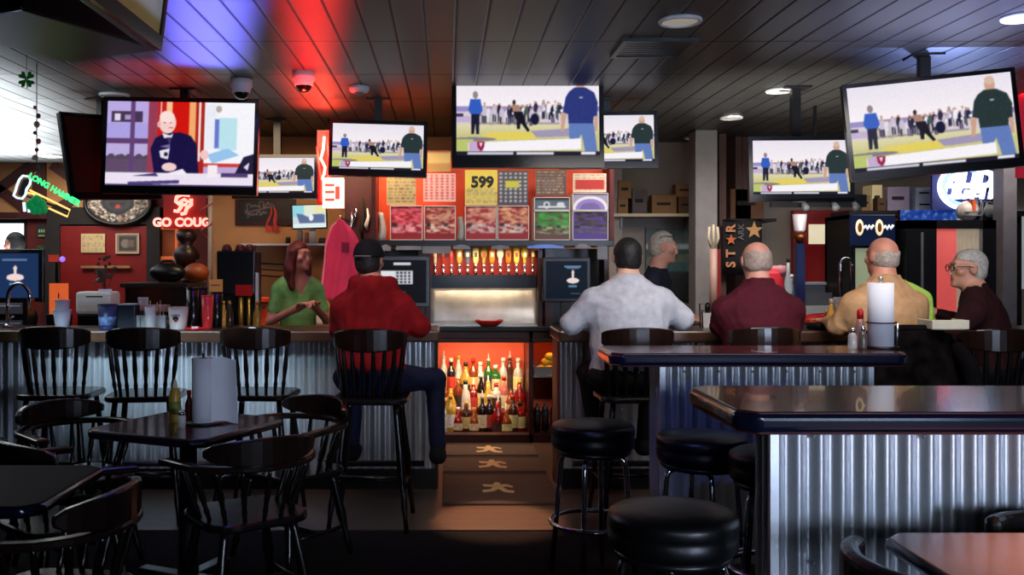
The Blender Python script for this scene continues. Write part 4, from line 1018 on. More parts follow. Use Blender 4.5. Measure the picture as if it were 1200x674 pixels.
# ---- tan wall: framed mirror, shelf, monitor, red neon, jersey
def script(im, col, rows, seedv):
    r = random.Random(seedv)
    for (x0,y0,x1,hh) in rows:
        n=40; prev=None
        for i in range(n*4):
            u = i/(n*4); x = x0+(x1-x0)*u+.02*math.sin(u*40); y = y0-.12*u+hh*math.sin(u*26+seedv)*(.5+.5*math.cos(u*9)); im.ell(x,y,.010,.022,col)
    return im
im = Img(80,42,(20,16,18)); script(im,(130,110,110),((.12,.42,.6,.16),(.15,.75,.5,.08)),1); im.poly([(.1,.62),(.66,.34),(.68,.40),(.12,.70)],(100,80,84)); im.rect(.7,.1,.98,.9,(40,30,32)); im.blur(1)
flat('framed_mirror','dark framed bar mirror with faded script, on the tan wall','mirror',280,343,230,260,9.18,im,mat('maroon_frame',(60,16,16),.4),fw=.035)
o = tag(link('red_rag', MB().grid(lambda u,v:((u-.5)*.12*(.3+v*.9)+.01*math.sin(v*7),-.015-.02*math.cos(u*8),-.24*v),8,8), mat('rag_red',(200,70,60),.9), None, loc=W(320,243,9.19)),'red rag hanging over the corner of the dark framed mirror','rag')
im = Img(60,42,(206,220,222)); im.rect(0,0,.35,.5,(150,214,226)); im.rect(.35,0,.7,.45,(226,232,214)); im.poly([(.12,.36),(.3,.4),(.45,.52),(.6,.4),(.95,.42),(.95,.78),(.2,.78)],(96,112,150)); im.ell(.55,.55,.07,.14,(240,240,244)); im.rect(0,.82,1,1,(226,240,240)); im.rect(.65,.05,1,.35,(236,230,170)); im.blur(1)
make_tv('small monitor showing a pale blue and white picture, right of the framed mirror', 362.5,254,8.6,41,29,0,-.03,0,im,pole=False,bez=.008,chin=.012)
pm = [o_ for o_ in bpy.data.objects if o_.name.startswith('television') and o_.parent is None][-1]
link('wall_arm', MB().box(-.02,.02,.08,.6,-.02,.02), m_black, pm)
t = thing('wall_shelf','narrow white shelf on the tan wall behind the red-haired bartender','shelf',(X(345,9.05),9.05,Z(288,9.05)))
link('board', MB().box(-.5,.42,-.1,.15,0,.02), m_white, t); link('bracket', MB().box(-.42,-.40,-.08,.15,-.1,0), m_grey, t); link('bracket', MB().box(.36,.38,-.08,.15,-.1,0), m_grey, t)
zs = Z(288,9.05)+.02
for i,(px,wp,hp,cn,cl) in enumerate(((338,6,8,'dark',(30,26,28)),(352,7,16,'grey',(130,130,134)),(360,5,13,'tan',(150,110,90)),(367,8,17,'white',(200,196,190)),(378,9,7,'brown',(80,54,40)))):
    t = thing('shelf_canister', f'{cn} little canister on the white shelf, {ORD[i]} from left','canister',(X(px,9.05),9.03,zs),0,'canisters on the white shelf'); rr = wp*9.05/F/2; hh = hp*9.05/F
    link('body', MB().lathe([(.002,0),(rr,0),(rr,hh*.8),(rr*.8,hh*.84)],14), mat('can_'+cn,cl,.5), t); link('lid', MB().lathe([(rr*.85,hh*.84),(rr*.85,hh),(.002,hh)],14), m_grey, t)
t = thing('bottle_rack','dark wire rack on the tan wall left of the bartender','rack',(X(318,8.9),9.0,Z(322,9.0))); 
for z_ in (0,.06,.12): link('wire', MB().tube([(-.22,0,z_),(.2,0,z_-.03),(.2,.18,z_-.03)],.008,6), m_black, t)
link('upright', MB().box(-.2,-.18,0,.205,-.02,.15), m_black, t); link('upright', MB().box(.16,.18,0,.2,-.05,.12), m_black, t)
t = thing('red_crate','orange-red plastic crate behind the bar, left of the bartender','crate',(X(308,8.2),8.2,.98)); link('body', MB().box(-.11,.11,-.12,.12,0,.2).box(-.125,.125,-.135,.135,.2,.23), mat('crate_orange',(206,64,34),.5), t); link('handle', MB().box(-.05,.05,-.14,-.135,.14,.17), m_dark, t)
t = thing('rear_counter','low back counter along the tan wall behind the red-haired bartender','counter',(-1.62,8.45,0)); link('counter_top', MB().box(-.48,.85,-.4,.6,.94,.98), m_woodbar, t, bevel=.004); link('body', MB().box(-.46,.82,-.36,.58,0,.94), m_blkwood, t)
for i,(px,hp,cn,cl) in enumerate(((376,22,'white',(210,190,180)),(384,14,'orange',(220,120,70)),(330,16,'pale',(190,150,120)),(300,18,'cream',(220,200,170)))):
    t = thing('spirit_bottle', f'{cn} bottle on the back counter behind the red-haired bartender','bottle',(X(px,8.25),8.22,.98),0); hh = .2+hp*.004
    link('body', MB().lathe([(.002,0),(.036,0),(.038,.01),(.036,hh*.55),(.014,hh*.75),(.013,hh)],14), mat('spirit_'+cn,cl,.3), t); link('cap', MB().lathe([(.015,hh-.015),(.015,hh+.012),(.002,hh+.013)],10), m_red, t)
# red neon column and its lit white box
D = 8.0; c = W(385,205,D); t = thing('neon_sign','tall jagged red neon sign with a bright white and red box at its foot','neon sign',c)
def q(px,py,dy=0.): p = W(px,py,D)-c; return (p.x,dy,p.z)
link('jagged_tube', MB().tube([q(*p) for p in ((380,160),(379,175),(376,186),(381,196),(380,204),(377,210),(386,214))],.014,6), m_npink, t)
link('red_tube', MB().tube([q(*p) for p in ((372,172),(374,195),(377,214),(376,236))],.012,6), m_nred, t)
link('red_tube', MB().tube([q(*p) for p in ((383,155),(385,185),(384,208))],.012,6), m_nred, t)
link('backing', MB().box(q(371,0)[0],q(388,0)[0],.03,.06,q(0,240)[2],q(0,152)[2]), mat('red_acrylic2',(170,20,20),.35,emit=.2), t)
link('lit_box', MB().box(q(379,0)[0],q(403,0)[0],-.06,.05,q(0,244)[2],q(0,209)[2]), mat('lit_box_white',(255,225,215),.5,emit=1.1,ecol=(255,205,195),var=0), t)
for (a,b_,y0,y1) in ((382,393,216,219),(382,393,224,227),(382,393,233,236),(394,399,219,234)): link('red_mark', MB().box(q(a,0)[0],q(b_,0)[0],-.065,-.06,q(0,y1)[2],q(0,y0)[2]), m_nred, t)
link('hanger', MB().tube([q(384,152,.045),(q(384,152)[0],.045,CEIL-c.z)],.008,6), m_black, t)
# dark column right of it with hanging trinkets
struct('trim_9', MB().box(X(404,8.25),X(446,8.25),8.25,8.4,.98,CEIL), mat('dark_red_column',(64,16,16),.5,var=.3))
for i,(px,y0,y1) in enumerate(((411,248,275),(416,240,262),(424,232,280),(430,244,270))):
    h_ = (y1-y0)*8.2/F; o = link('trinket', MB().tube([(0,0,0),(.012,-.01,-h_*.4),(-.008,-.012,-h_*.75),(.004,0,-h_)],[.006,.014,.02,.006],8), [m_steel,m_chrome,m_dark,m_white][i%4], None, loc=(X(px,8.2),8.23,Z(y0,8.2)))
    tag(o, f'small shiny trinket hung on the dark red column, {ORD[i]} from left','trinket','trinkets on the dark red column')
t = thing('jersey','bright pink jersey hanging up beside the man in the red hoodie','jersey',W(399,255,7.5))
def jf(u,v):
    a = (u-.5)*2; wd = .03+.10*min(v*4.5,1)**.5+.02*v; z = -.03-.62*v-.02*abs(a)
    return (wd*a+.012*math.sin(v*5), -.03*math.cos(a*1.6)-.014*math.cos(a*11+v*3)*v**.5, z+.03*(1-abs(a))*(v<.05))
link('cloth', MB().grid(jf,26,24), mat('jersey_pink',(232,56,92),.75,emit=.10,var=.12,scale=5), t, solid=.012)
link('trim_stripe', MB().tube([(-.04+.0*i,-.045,-.03-.1*i) if 0 else (-.03-.10*min(.31*i/19*4.5*2,1)**.5+.012*math.sin(i/10*2.5),-.03,-.04-.031*i) for i in range(20)],.007,6), mat('jersey_light',(250,140,160),.7,emit=.1), t)
link('number_patch', MB().grid(lambda u,v:(.015+.06*u,-.052,-.2-.08*v),4,4), mat('jersey_dark',(150,30,60),.8), t)
link('hook', MB().tube([(0,.02,.0),(0,.0,.03),(0,-.02,.0),(0,-.02,-.03)],.006,6), m_chrome, t)
link('hook_arm', MB().box(-.008,.008,.02,.76,-.004,.004), m_black, t)

# ---- things standing on the left bar counter
def tumbler(name,label,cat,px,d,r0,r1,h,m,z=CT,group=None,extra=None):
    t = thing(name,label,cat,(X(px,d),d,z),0,group)
    link('body', MB().lathe([(.002,0),(r0,0),(r0+.002,.004),(r1,h),(r1-.004,h),(r0-.004,.012),(.002,.01)],20), m, t)
    link('rim', MB().tube([(r1*math.cos(a),r1*math.sin(a),h) for a in np.linspace(0,2*PI,21)[:-1]],.003,6,closed=True), m, t)
    if extra: extra(t)
    return t
m_cup = mat('foam_cup',(196,198,210),.6,var=.06); m_blk = mat('tumbler_black',(20,20,24),.2,var=.1)
tumbler('foam_cup','lower white foam cup of the stack near the till','cup',73,6.3,.042,.058,.125,m_cup,group='foam cups by the till')
tumbler('foam_cup','upper white foam cup nested in the stack near the till','cup',73,6.3,.036,.047,.13,m_cup,z=CT+.06,group='foam cups by the till')
def pat(t):
    link('pattern_band', MB().lathe([(.0545,.03),(.06,.13)],20), mat('blue_pattern',(120,150,210),.5,var=.7,scale=28), t)
tumbler('blue_cup','blue and white patterned bucket cup on the left bar','cup',126,6.22,.05,.063,.165,mat('cup_navy',(40,54,96),.4,var=.3),extra=pat)
t = thing('napkin_box','dark square napkin box beside the blue patterned cup','napkin box',(X(150,6.3),6.3,CT)); link('box', MB().box(-.065,.065,-.06,.06,0,.16), mat('dark_navy',(26,30,44),.4), t, bevel=.005); link('napkins', MB().box(-.05,.05,-.05,.05,.16,.168), m_paper, t)
t = thing('bar_caddy','bar caddy of straws, napkins and stirrers on the left bar','caddy',(X(177,6.35),6.35,CT))
link('tray', MB().box(-.14,.12,-.08,.08,0,.01).box(-.14,.12,-.08,-.075,.01,.09).box(-.14,-.135,-.08,.08,.01,.09).box(.115,.12,-.08,.08,.01,.09), m_glass, t); link('napkin_stack', MB().box(-.12,.11,.0,.07,.11,.155), mat('napkin_pink',(190,150,140),.8), t)
link('divider', MB().box(-.05,-.045,-.08,.08,.01,.12).box(.04,.045,-.08,.08,.01,.12), m_black, t)
st = MB()
for i in range(14): st.tube([(-.1+.014*i,-.03+.02*(i%3),.01),(-.105+.015*i,-.04+.025*(i%3),.15+.012*(i%4))],.0035,5)
link('straws', st, mat('straw_mix',(190,150,130),.4,var=.5,scale=20), t)['kind'] = 'stuff'
tumbler('water_glass','clear water glass in front of the bar caddy','glass',176,6.2,.03,.037,.15,m_glass)
tumbler('mixing_glass','tall clear glass behind the bar caddy','glass',168,6.5,.03,.036,.2,m_glass)
def lg(t):
    link('emblem', MB().ball((0,-.066,.075),(.02,.006,.016),10,6), m_dark, t); link('emblem', MB().ball((0,-.0665,.063),(.011,.006,.012),10,6), m_red, t)
    link('emblem_arc', MB().tube([(.036*math.sin(a),-.064+.004*abs(a),.098-.012*a*a) for a in np.linspace(-.9,.9,9)],.003,5), m_dark, t)
tumbler('white_pail','white pail cup with a small dark emblem on the left bar','cup',209,6.25,.052,.066,.145,mat('pail_white',(214,206,200),.45),extra=lg)
for i,(px,dy) in enumerate(((199,.12),(205,.16),(194,.18))):
    t = thing('cherry_tomato',f'red garnish fruit behind the white pail, {ORD[i]} nearest','fruit',(X(px,6.4),6.3+dy,CT)); link('fruit', MB().ball((0,0,.024),.024,12,8), m_red, t); link('stalk', MB().tube([(0,0,.045),(.004,0,.058)],.002,5), mat('stalk_green',(60,90,40),.6), t)
tumbler('stacked_tumbler','tall black tumbler, left of the red tumbler','tumbler',226,6.35,.034,.042,.27,m_blk,group='tall tumblers on the left bar')
tumbler('stacked_tumbler','tall black tumbler, directly behind the red tumbler','tumbler',236,6.48,.034,.042,.27,m_blk,group='tall tumblers on the left bar')
tumbler('stacked_tumbler','tall translucent red tumbler on the left bar','tumbler',243,6.3,.03,.042,.22,mat('tumbler_red',(214,60,60),.15,emit=.08,var=.15),group='tall tumblers on the left bar')
tumbler('stacked_tumbler','tall black tumbler carrying the orange card, right of the red tumbler','tumbler',254,6.42,.034,.042,.24,m_blk,group='tall tumblers on the left bar')
t = thing('order_card','orange card box on top of the right black tumbler','card',(X(253,6.42),6.42,CT+.2435)); link('card', MB().box(-.045,.045,-.01,.01,0,.085), mat('orange_pale',(230,160,80),.6,emit=.05), t); link('print_line', MB().box(-.03,.03,-.012,-.01,.04,.05), m_card, t)
t = thing('red_plate','flat red dish glowing on the left bar beside the white pail','dish',(X(229,6.2),6.2,CT)); link('dish', MB().lathe([(.03,0),(.06,.004),(.07,.012),(.066,.012),(.03,.005),(.002,.005)],20), mat('dish_red',(230,40,34),.4,emit=.15), t); link('wrapper', MB().box(-.02,.02,-.02,.02,.005,.02), m_white, t)  # red glow on the bar put into the dish as emission
t = thing('receipt_printer','white receipt printer on the low back counter behind the left bar','printer',(X(117,6.95),6.95,1.0)); link('base', MB().box(-.13,.13,-.1,.1,0,.14), m_black, t, bevel=.01); link('body', MB().box(-.14,.12,-.11,.1,.14,.30), mat('printer_white',(232,226,216),.5,emit=.06), t, bevel=.02); link('paper_slot', MB().box(-.06,.06,-.112,-.108,.26,.27), m_black, t); link('paper', MB().grid(lambda u,v:(.02+.1*u,-.11+.03*v,.27+.05*v),3,4), m_paper, t)
t = thing('flower_vase','slim vase of dried dark flowers in front of the red door','vase',(X(121,7.1),7.15,1.0)); link('vase', MB().lathe([(.002,0),(.03,0),(.04,.06),(.02,.2),(.018,.28),(.022,.3)],14), m_steel, t)
fl = MB()
for i in range(26):
    a = r.uniform(0,2*PI); k_ = r.uniform(0,.09); z_ = r.uniform(.36,.56); fl.ball((k_*math.cos(a),k_*math.sin(a),z_),r.uniform(.012,.024),7,5)
    if i%3==0: fl.tube([(0,0,.28),(k_*math.cos(a),k_*math.sin(a),z_)],.003,5)
link('dried_flowers', fl, mat('dried_flower',(96,74,66),.8,var=.5,scale=30), t)
t = thing('menu_holder','orange menu card leaning behind the left bar, beside the blue till','menu',(X(69,6.98),6.98,1.0)); link('card', MB().box(-.075,.075,-.004,.004,.12,.36), mat('menu_orange',(240,104,50),.5,emit=.55,var=.1), t, rot=(0,0,-.15)); link('stand', MB().box(-.08,.08,-.03,.05,0,.13), m_black, t); link('emblem', MB().prism([(x*.012,y*.024) for x,y in ((-.3,-1),(.3,-1),(.5,.2),(0,1),(-.5,.2))],.004,.006,T(0,0,.27)@RX90), m_dark, t); link('lower_strip', MB().box(-.05,.07,-.007,-.004,.13,.165), mat('strip_yellow',(250,190,90),.5,emit=.2), t)  # brightness of the orange card put in as emission
t = thing('tag_holder','small red and violet lit tag above the orange menu card','sign',(X(66,7.2),7.2,1.0)); link('post', MB().box(-.008,.008,0,.02,0,.56), m_black, t); link('tag', MB().box(-.055,.02,-.012,0,.52,.575), mat('tag_red',(220,70,50),.5,emit=.2), t); link('light', MB().ball((.05,-.01,.54),.022,10,7), mat('violet_lamp',(150,110,240),.4,emit=1.2,var=0), t); link('arm', MB().box(0,.05,0,.01,.535,.545), m_black, t)
t = thing('cash_drawer','grey banded cash drawer under the blue till at the left edge','cash drawer',(X(13,6.75),6.72,1.0))
t.location.z = 1.0
for i in range(2): d_ = link('drawer', MB().box(-.14,.1,-.02,.0,.02+.125*i,.10+.125*i), m_grey, t, bevel=.004); link('slot', MB().box(-.13,.09,-.022,-.02,.075+.125*i,.085+.125*i), m_white, d_)
link('cabinet', MB().box(-.16,.13,0,.12,0,.26), m_black, t)
t = thing('faucet','tall arched chrome faucet at the left end of the bar','faucet',(X(9,6.35),6.35,CT)); link('spout', MB().tube([(0,0,0),(0,0,.16)]+[(.075-.075*math.cos(a),0,.2+.1*math.sin(a)) for a in np.linspace(0,PI*.93,12)]+[(.152,0,.13)],.012,10), m_chrome, t); link('base', MB().lathe([(.03,0),(.03,.015),(.016,.03)],14), m_chrome, t); link('lever', MB().tube([(0,0,.05),(.05,-.02,.08)],.006,6), m_chrome, t)
t = thing('drink_machine','black soda and coffee machine behind the bar, left of the bartender','drink machine',(X(279,6.95),6.97,1.0)); link('body', MB().box(-.15,.13,-.06,.2,.28,.60).box(-.15,.13,.06,.2,0,.28).box(-.15,.13,-.1,.2,0,.03), m_black, t, bevel=.008); link('red_label', MB().box(-.01,.115,-.065,-.06,.27,.35), m_red, t); link('tap_column', MB().lathe([(.016,.03),(.02,.05),(.02,.24),(.016,.26)],12,T(.02,-.02,0)), m_gold, t); link('tap_column', MB().lathe([(.012,.03),(.014,.05),(.014,.24),(.012,.26)],12,T(.08,-.02,0)), m_gold, t); link('white_lever', MB().box(.135,.155,-.05,-.02,.22,.44), m_white, t)
for k_,x in enumerate((-.1,.0,.07)): link('top_hopper', MB().lathe([(.036,.6),(.04,.61),(.032,.64),(.016,.65),(.002,.652)],12,T(x,.05,0)), mat('hopper_red',(96,34,28),.4), t)
for i,(px,cl,cn) in enumerate(((262,(206,150,60),'amber'),(269,(60,40,30),'brown'),(301,(150,110,40),'olive oil coloured'))):
    t = thing('syrup_bottle',f'small {cn} bottle on the left bar near the drink machine','bottle',(X(px,6.45),6.45,CT)); link('body', MB().lathe([(.002,0),(.026,0),(.028,.01),(.026,.09),(.011,.13),(.01,.165)],14), mat('syrup_'+cn.split()[0],cl,.15,emit=.03), t); link('cap', MB().lathe([(.012,.155),(.012,.18),(.002,.181)],10), m_gold, t)
# ---- on the low table
tz = .752
def towel_roll(label, x,y,z, r_, h, holder):
    t = thing('paper_towel_roll',label,'paper towels',(x,y,z))
    link('roll', MB().lathe([(.02,.0),(r_,0),(r_,h),(.02,h),(.02,.002)],32), m_paper, t); link('core', MB().lathe([(.021,h-.002),(.021,h+.001),(.017,h+.001),(.017,h-.05)],16), m_card, t)
    return t
c = (-1.215,4.42)
t = towel_roll('standing paper towel roll with a loose sheet on the low red-topped table', X(238,4.42),4.42,tz+.008,.052,.30,0)
link('loose_sheet', MB().grid(lambda u,v:(.045+.115*u+.012*v*u,-.03+.02*math.sin(u*3),.0+.30*(1-v)-.0*u+.006*math.sin(u*5)),10,8), m_paper, t)
t = thing('roll_stand','black stand plate under the paper towel roll on the low table','stand',(X(240,4.42),4.42,tz)); link('plate', MB().lathe([(.002,0),(.085,0),(.088,.004),(.085,.008),(.002,.008)],24), m_black, t); link('rod', MB().tube([(-.008,0,.008),(-.008,0,.33)],.005,8), m_black, t)
t = thing('mustard_bottle','yellow sauce bottle on the low table beside the paper towels','bottle',(X(205,4.45),4.45,tz)); link('body', MB().lathe([(.002,0),(.026,0),(.028,.012),(.028,.12),(.02,.155),(.012,.165)],16), mat('mustard',(176,140,50),.35,var=.2), t); link('cap', MB().lathe([(.014,.16),(.012,.18),(.004,.205),(.002,.206)],12), m_cream, t); link('label_band', MB().lathe([(.0288,.04),(.0288,.1)],16), mat('mustard_label',(110,120,50),.6,var=.5,scale=40), t)
t = thing('hot_sauce_bottle','small dark red sauce bottle between the mustard bottle and the towels','bottle',(X(219,4.46),4.5,tz)); link('body', MB().lathe([(.002,0),(.019,0),(.02,.01),(.02,.08),(.009,.11),(.009,.13)],14), mat('hot_sauce',(110,24,20),.25), t); link('cap', MB().lathe([(.011,.12),(.011,.145),(.002,.146)],10), m_red, t)
t = thing('salt_shaker','tiny glass salt shaker left of the mustard bottle','shaker',(X(213,4.3),4.3,tz)); link('glass', MB().lathe([(.002,0),(.018,0),(.02,.05),(.015,.06)],12), m_glass, t); link('lid', MB().lathe([(.016,.058),(.016,.07),(.006,.078),(.002,.079)],12), m_chrome, t)
# ================================================================== right side
# ---- stock shelf on the pale wall with cartons
zs = Z(251,9.4)
t = thing('stock_shelf','long pale shelf of cartons on the wall, left of the grey column','shelf',(2.03,9.4,zs)); link('board', MB().box(-.40,.48,-.12,.19,-.03,0), m_cream, t); 
for x in (-.3,.4): link('bracket', MB().box(x,x+.02,-.08,.19,-.14,-.03), m_grey, t)
def carton(label,px0,px1,py0,py1,d,m,z=None,group=None,dep=.16,seam=True):
    w,h = (px1-px0)*d/F,(py1-py0)*d/F; zb = Z(py1,d) if z is None else z
    t = thing('carton',label,'box',(X((px0+px1)/2,d),d,zb),0,group); link('box', MB().box(-w/2,w/2,0,dep,0,h), m, t, bevel=.003)
    if seam: link('tape', MB().box(-.012,.012,-.001,dep,h,h+.001), m_cream, t); link('printing', MB().box(-w*.3,w*.25,-.0015,0,h*.45,h*.6), m_dark, t)
    return t
g = 'cartons on the stock shelf'
m_cd2 = mat('cardboard_dark',(96,68,44),.8,var=.2); m_cd3 = mat('cardboard_grey',(96,84,86),.8,var=.2)
carton('small tan carton at the left end of the stock shelf, lower',724,736,233,251,9.32,m_card,zs,g)
carton('tan carton on top of the small one at the left end of the stock shelf',725,740,212,233,9.32,m_card,zs+18*9.32/F,g)
carton('large grey-brown carton on the stock shelf, second group from left',741,758,222,251,9.32,m_cd3,zs,g)
carton('wide kraft carton in the middle of the stock shelf',764,793,229,251,9.32,m_card,zs,g)
carton('dark brown carton at the right end of the stock shelf, lower',795,813,231,251,9.32,m_cd2,zs,g)
carton('kraft carton on top of the dark one at the right end of the stock shelf',792,813,216,231,9.32,m_card,zs+20*9.32/F,g)
im = Img(60,80,(30,40,44)); im.grad(0,0,1,.25,(40,54,56),(70,90,92)); im.rect(0,.22,1,.3,(150,160,160)); im.grad(0,.3,1,.6,(40,66,70),(60,96,98)); im.poly([(0,.42),(.3,.33),(.55,.4),(1,.34),(1,.46),(0,.5)],(90,100,84)); im.grad(0,.6,1,1,(24,34,36),(12,14,16)); im.noise(8,2).blur(1)
flat('mural_panel','dark teal landscape panel on the wall behind the grey-haired bartender','picture',757,814,267,352,9.55,im)
zb_ = Z(257,9.3); t = thing('small_shelf','little dark shelf on the wall above the black banner','shelf',(X(875,9.3),9.3,zb_-.03)); link('board', MB().box(-.24,.24,-.16,.3,0,.03), m_dark, t); link('bracket', MB().box(-.01,.01,-.1,.3,-.1,0), m_dark, t)
carton('brown carton on the little shelf above the black banner',856,895,222,257,9.2,mat('cardboard_brown',(112,76,54),.8,var=.2),zb_,None,.3)
# ---- pale upright tube with fork emblem on the column
t = thing('beer_column','pale upright tube with a forked emblem on top, beside the grey column','column',(X(836,8.4),8.4,CT-.09)); zt_ = Z(292,8.4)-CT+.09
link('tube', MB().lathe([(.035,0),(.035,zt_),(.002,zt_)],14), mat('tube_pink',(186,150,140),.4), t); link('side_strip', MB().box(.03,.06,-.02,.02,0,zt_), m_redpaint, t)
link('fork', MB().tube([(-.035,0,zt_+.2),(-.045,0,zt_+.1),(-.02,0,zt_+.02),(.02,0,zt_+.02),(.045,0,zt_+.1),(.035,0,zt_+.2)],.012,7), m_cream, t); link('prong', MB().tube([(0,0,zt_),(0,0,zt_+.22)],.012,7), m_cream, t)
t = thing('service_counter','low back counter behind the right bar along the pale wall','counter',(3.2,8.6,0)); link('counter_top', MB().box(-1.2,.14,-.4,.5,.94,.98), m_black, t, bevel=.004); link('body', MB().box(-1.18,.12,-.36,.48,0,.94), m_blkwood, t)
# ---- black banner with lettering and stars
D = 8.9; c = W(870,290,D); w,h = 46*D/F,64*D/F
t = thing('banner','black hanging banner with sideways orange lettering and gold stars','banner',c); link('cloth', MB().grid(lambda u,v:(-w/2+w*u,.012*math.sin(u*7),h/2-h*v),16,4), mat('banner_black',(20,18,20),.8), t, solid=.006)
m_let = mat('banner_orange',(206,140,100),.7,emit=.03)
def star(r_): return [((r_ if i%2==0 else r_*.42)*math.sin(i*PI/5),(r_ if i%2==0 else r_*.42)*math.cos(i*PI/5)) for i in range(10)]
def q(px,py): p = W(px,py,D)-c; return (p.x,-.02,p.z)
for s_,py in (('R',268),('T',297),('S',310)): text(s_,.12,m_let,t,q(856,py),rot=(PI/2,-PI/2,0),bold=.004)
text('ARK',.08,m_grey,t,q(868,272),rot=(PI/2,-PI/2,0))
link('star_emblem', MB().prism(star(.055),-.003,.003,RX90), mat('star_orange',(210,110,60),.6), t, loc=q(856,281)); link('star_emblem', MB().prism(star(.085),-.003,.003,RX90), mat('star_gold',(200,150,90),.5), t, loc=q(883,270))
link('hanging_rod', MB().tube([(-w/2,0,h/2),(w/2,0,h/2)],.008,6), m_black, t); link('hanging_wire', MB().tube([(0,0,h/2),(0,0,CEIL-c.z)],.003,5), m_black, t)
# ---- clutter between maroon man and cooler
t = thing('red_bag','pink and red bag of snacks behind the man in maroon','bag',(X(903,8.0),8.15,.98)); link('bag', MB().grid(lambda u,v:(-.16+.32*u,-.06*math.sin(u*PI)*math.sin(v*PI*.8+.3),.06+.42*(v)),14,10), mat('snack_red',(206,50,64),.3,var=.3,emit=.06,scale=6), t, solid=.02); link('top_band', MB().grid(lambda u,v:(-.18+.36*u,-.015,.42+.09*v),10,3), mat('snack_pink',(206,130,140),.4), t, solid=.012); link('white_stripe', MB().box(.03,.07,-.085,-.06,.14,.36), m_white, t); link('stand', MB().box(-.1,.1,-.03,.06,0,.09), m_black, t)
for i,(px,hh,cn,cl) in enumerate(((908,.30,'dark',(40,40,46)),(916,.5,'pale blue',(120,150,170)),(925,.56,'clear grey',(170,176,184)),(929,.42,'teal',(60,120,140)),(884,.36,'grey',(120,116,120)),(957,.34,'brown',(80,52,36)))):
    t = thing('back_bottle',f'{cn} bottle on the counter behind the man in maroon','bottle',(X(px,8.35),8.38,.98),0,'bottles behind the man in maroon'); link('body', MB().lathe([(.002,0),(.04,0),(.042,.012),(.04,hh*.6),(.016,hh*.78),(.014,hh)],16), mat('bb_'+cn.replace(' ','_'),cl,.2), t); link('cap', MB().lathe([(.017,hh-.02),(.017,hh+.012),(.002,hh+.013)],10), m_white if i%2 else m_dark, t)
t = thing('infusion_tower','blue post carrying a glass jar on a copper collar','drink tower',(X(937,7.3),7.3,.98)); zt_ = Z(285,7.3)-.98
link('post', MB().box(-.035,.035,-.03,.03,0,zt_), mat('post_blue',(44,56,120),.35,var=.2), t, bevel=.006); link('collar', MB().lathe([(.02,zt_),(.05,zt_+.05),(.055,zt_+.08),(.03,zt_+.09)],18), mat('copper',(150,80,44),.3,.7), t); link('jar', MB().lathe([(.03,zt_+.085),(.042,zt_+.10),(.055,zt_+.22),(.056,zt_+.225),(.05,zt_+.22),(.038,zt_+.1)],18), mat('jar_glass',(200,190,196),.1,var=.1,alpha=.75), t)
t = thing('tower_counter','narrow dark inner counter carrying the blue drink tower and white box','counter',(3.0,7.3,0)); link('counter_top', MB().box(-.4,.5,-.15,.3,.94,.98), m_black, t, bevel=.004); link('body', MB().box(-.38,.48,-.12,.28,0,.94), m_blkwood, t)
t = thing('white_tray_box','white open box behind the red packet, on the inner counter','box',(X(960,7.25),7.2,.98)); link('box', MB().box(-.12,.13,0,.12,0,.2), m_white, t, bevel=.004); link('lid_flap', MB().box(-.12,.13,.12,.125,.2,.3), m_grey, t, bevel=.002)
t = thing('red_packet','crumpled red packet on the right bar beside the amber bottle','packet',(X(958,6.35),6.35,CT)); link('packet', MB().ball((0,0,.05),(.11,.06,.05),14,9), mat('packet_red',(190,40,26),.4,var=.3,bump=.4), t); link('fold', MB().ball((.03,-.03,.085),(.05,.03,.02),12,7), mat('packet_red',(190,40,26)), t)
t = thing('food_basket','black basket on the right bar holding the condiments','basket',(X(962,6.2),6.2,CT)); link('basket', MB().lathe([(.06,0),(.085,.005),(.10,.05),(.095,.05),(.08,.01),(.002,.008)],20), m_black, t); link('liner', MB().lathe([(.05,.02),(.088,.048),(.085,.05),(.04,.025)],16), mat('liner_orange',(190,70,30),.7), t)
for i,(px,dd,hh,cn,cl) in enumerate(((974,6.16,.19,'amber',(206,150,60)),(982,6.24,.15,'yellow',(214,180,80)),(969,6.35,.12,'brown',(96,60,30)))):
    t = thing('condiment_bottle',f'{cn} condiment bottle on the right bar beside the red packet','bottle',(X(px,dd),dd,CT),0,'condiment bottles on the right bar'); link('body', MB().lathe([(.002,0),(.03,0),(.032,.012),(.03,hh*.5),(.012,hh*.78),(.011,hh)],14), mat('cond_'+cn,cl,.2,emit=.02), t); link('cap', MB().lathe([(.013,hh-.015),(.013,hh+.015),(.002,hh+.016)],10), m_cream, t)
k = 0
for yy in range(2):
    for xx in range(4):
        for zz in range(2):
            t = thing('drinking_glass',f'clear glass, {ORD[xx]} from left, {["front","back"][yy]} of the {["lower","upper"][zz]} layer beside the man in tan','glass',(X(984,6.4)+.07*xx,6.36+.075*yy,CT+.105*zz),0,'stacked clear glasses'); k += 1
            link('glass', MB().lathe([(.002,0),(.026,0),(.032,.10),(.029,.10),(.024,.01),(.002,.008)],14), mat('stack_glass',(206,208,212),.08,var=0,alpha=.5), t)
t = thing('rear_faucet','arched chrome faucet in front of the logo cooler','faucet',(X(985,7.5),7.5,.98)); link('spout', MB().tube([(0,0,0),(0,0,.48)]+[(.045-.045*math.cos(a),0,.52+.05*math.sin(a)) for a in np.linspace(0,PI,10)]+[(.09,0,.3)],.012,8), m_chrome, t); link('base', MB().lathe([(.03,0),(.03,.02),(.015,.03)],12), m_chrome, t)
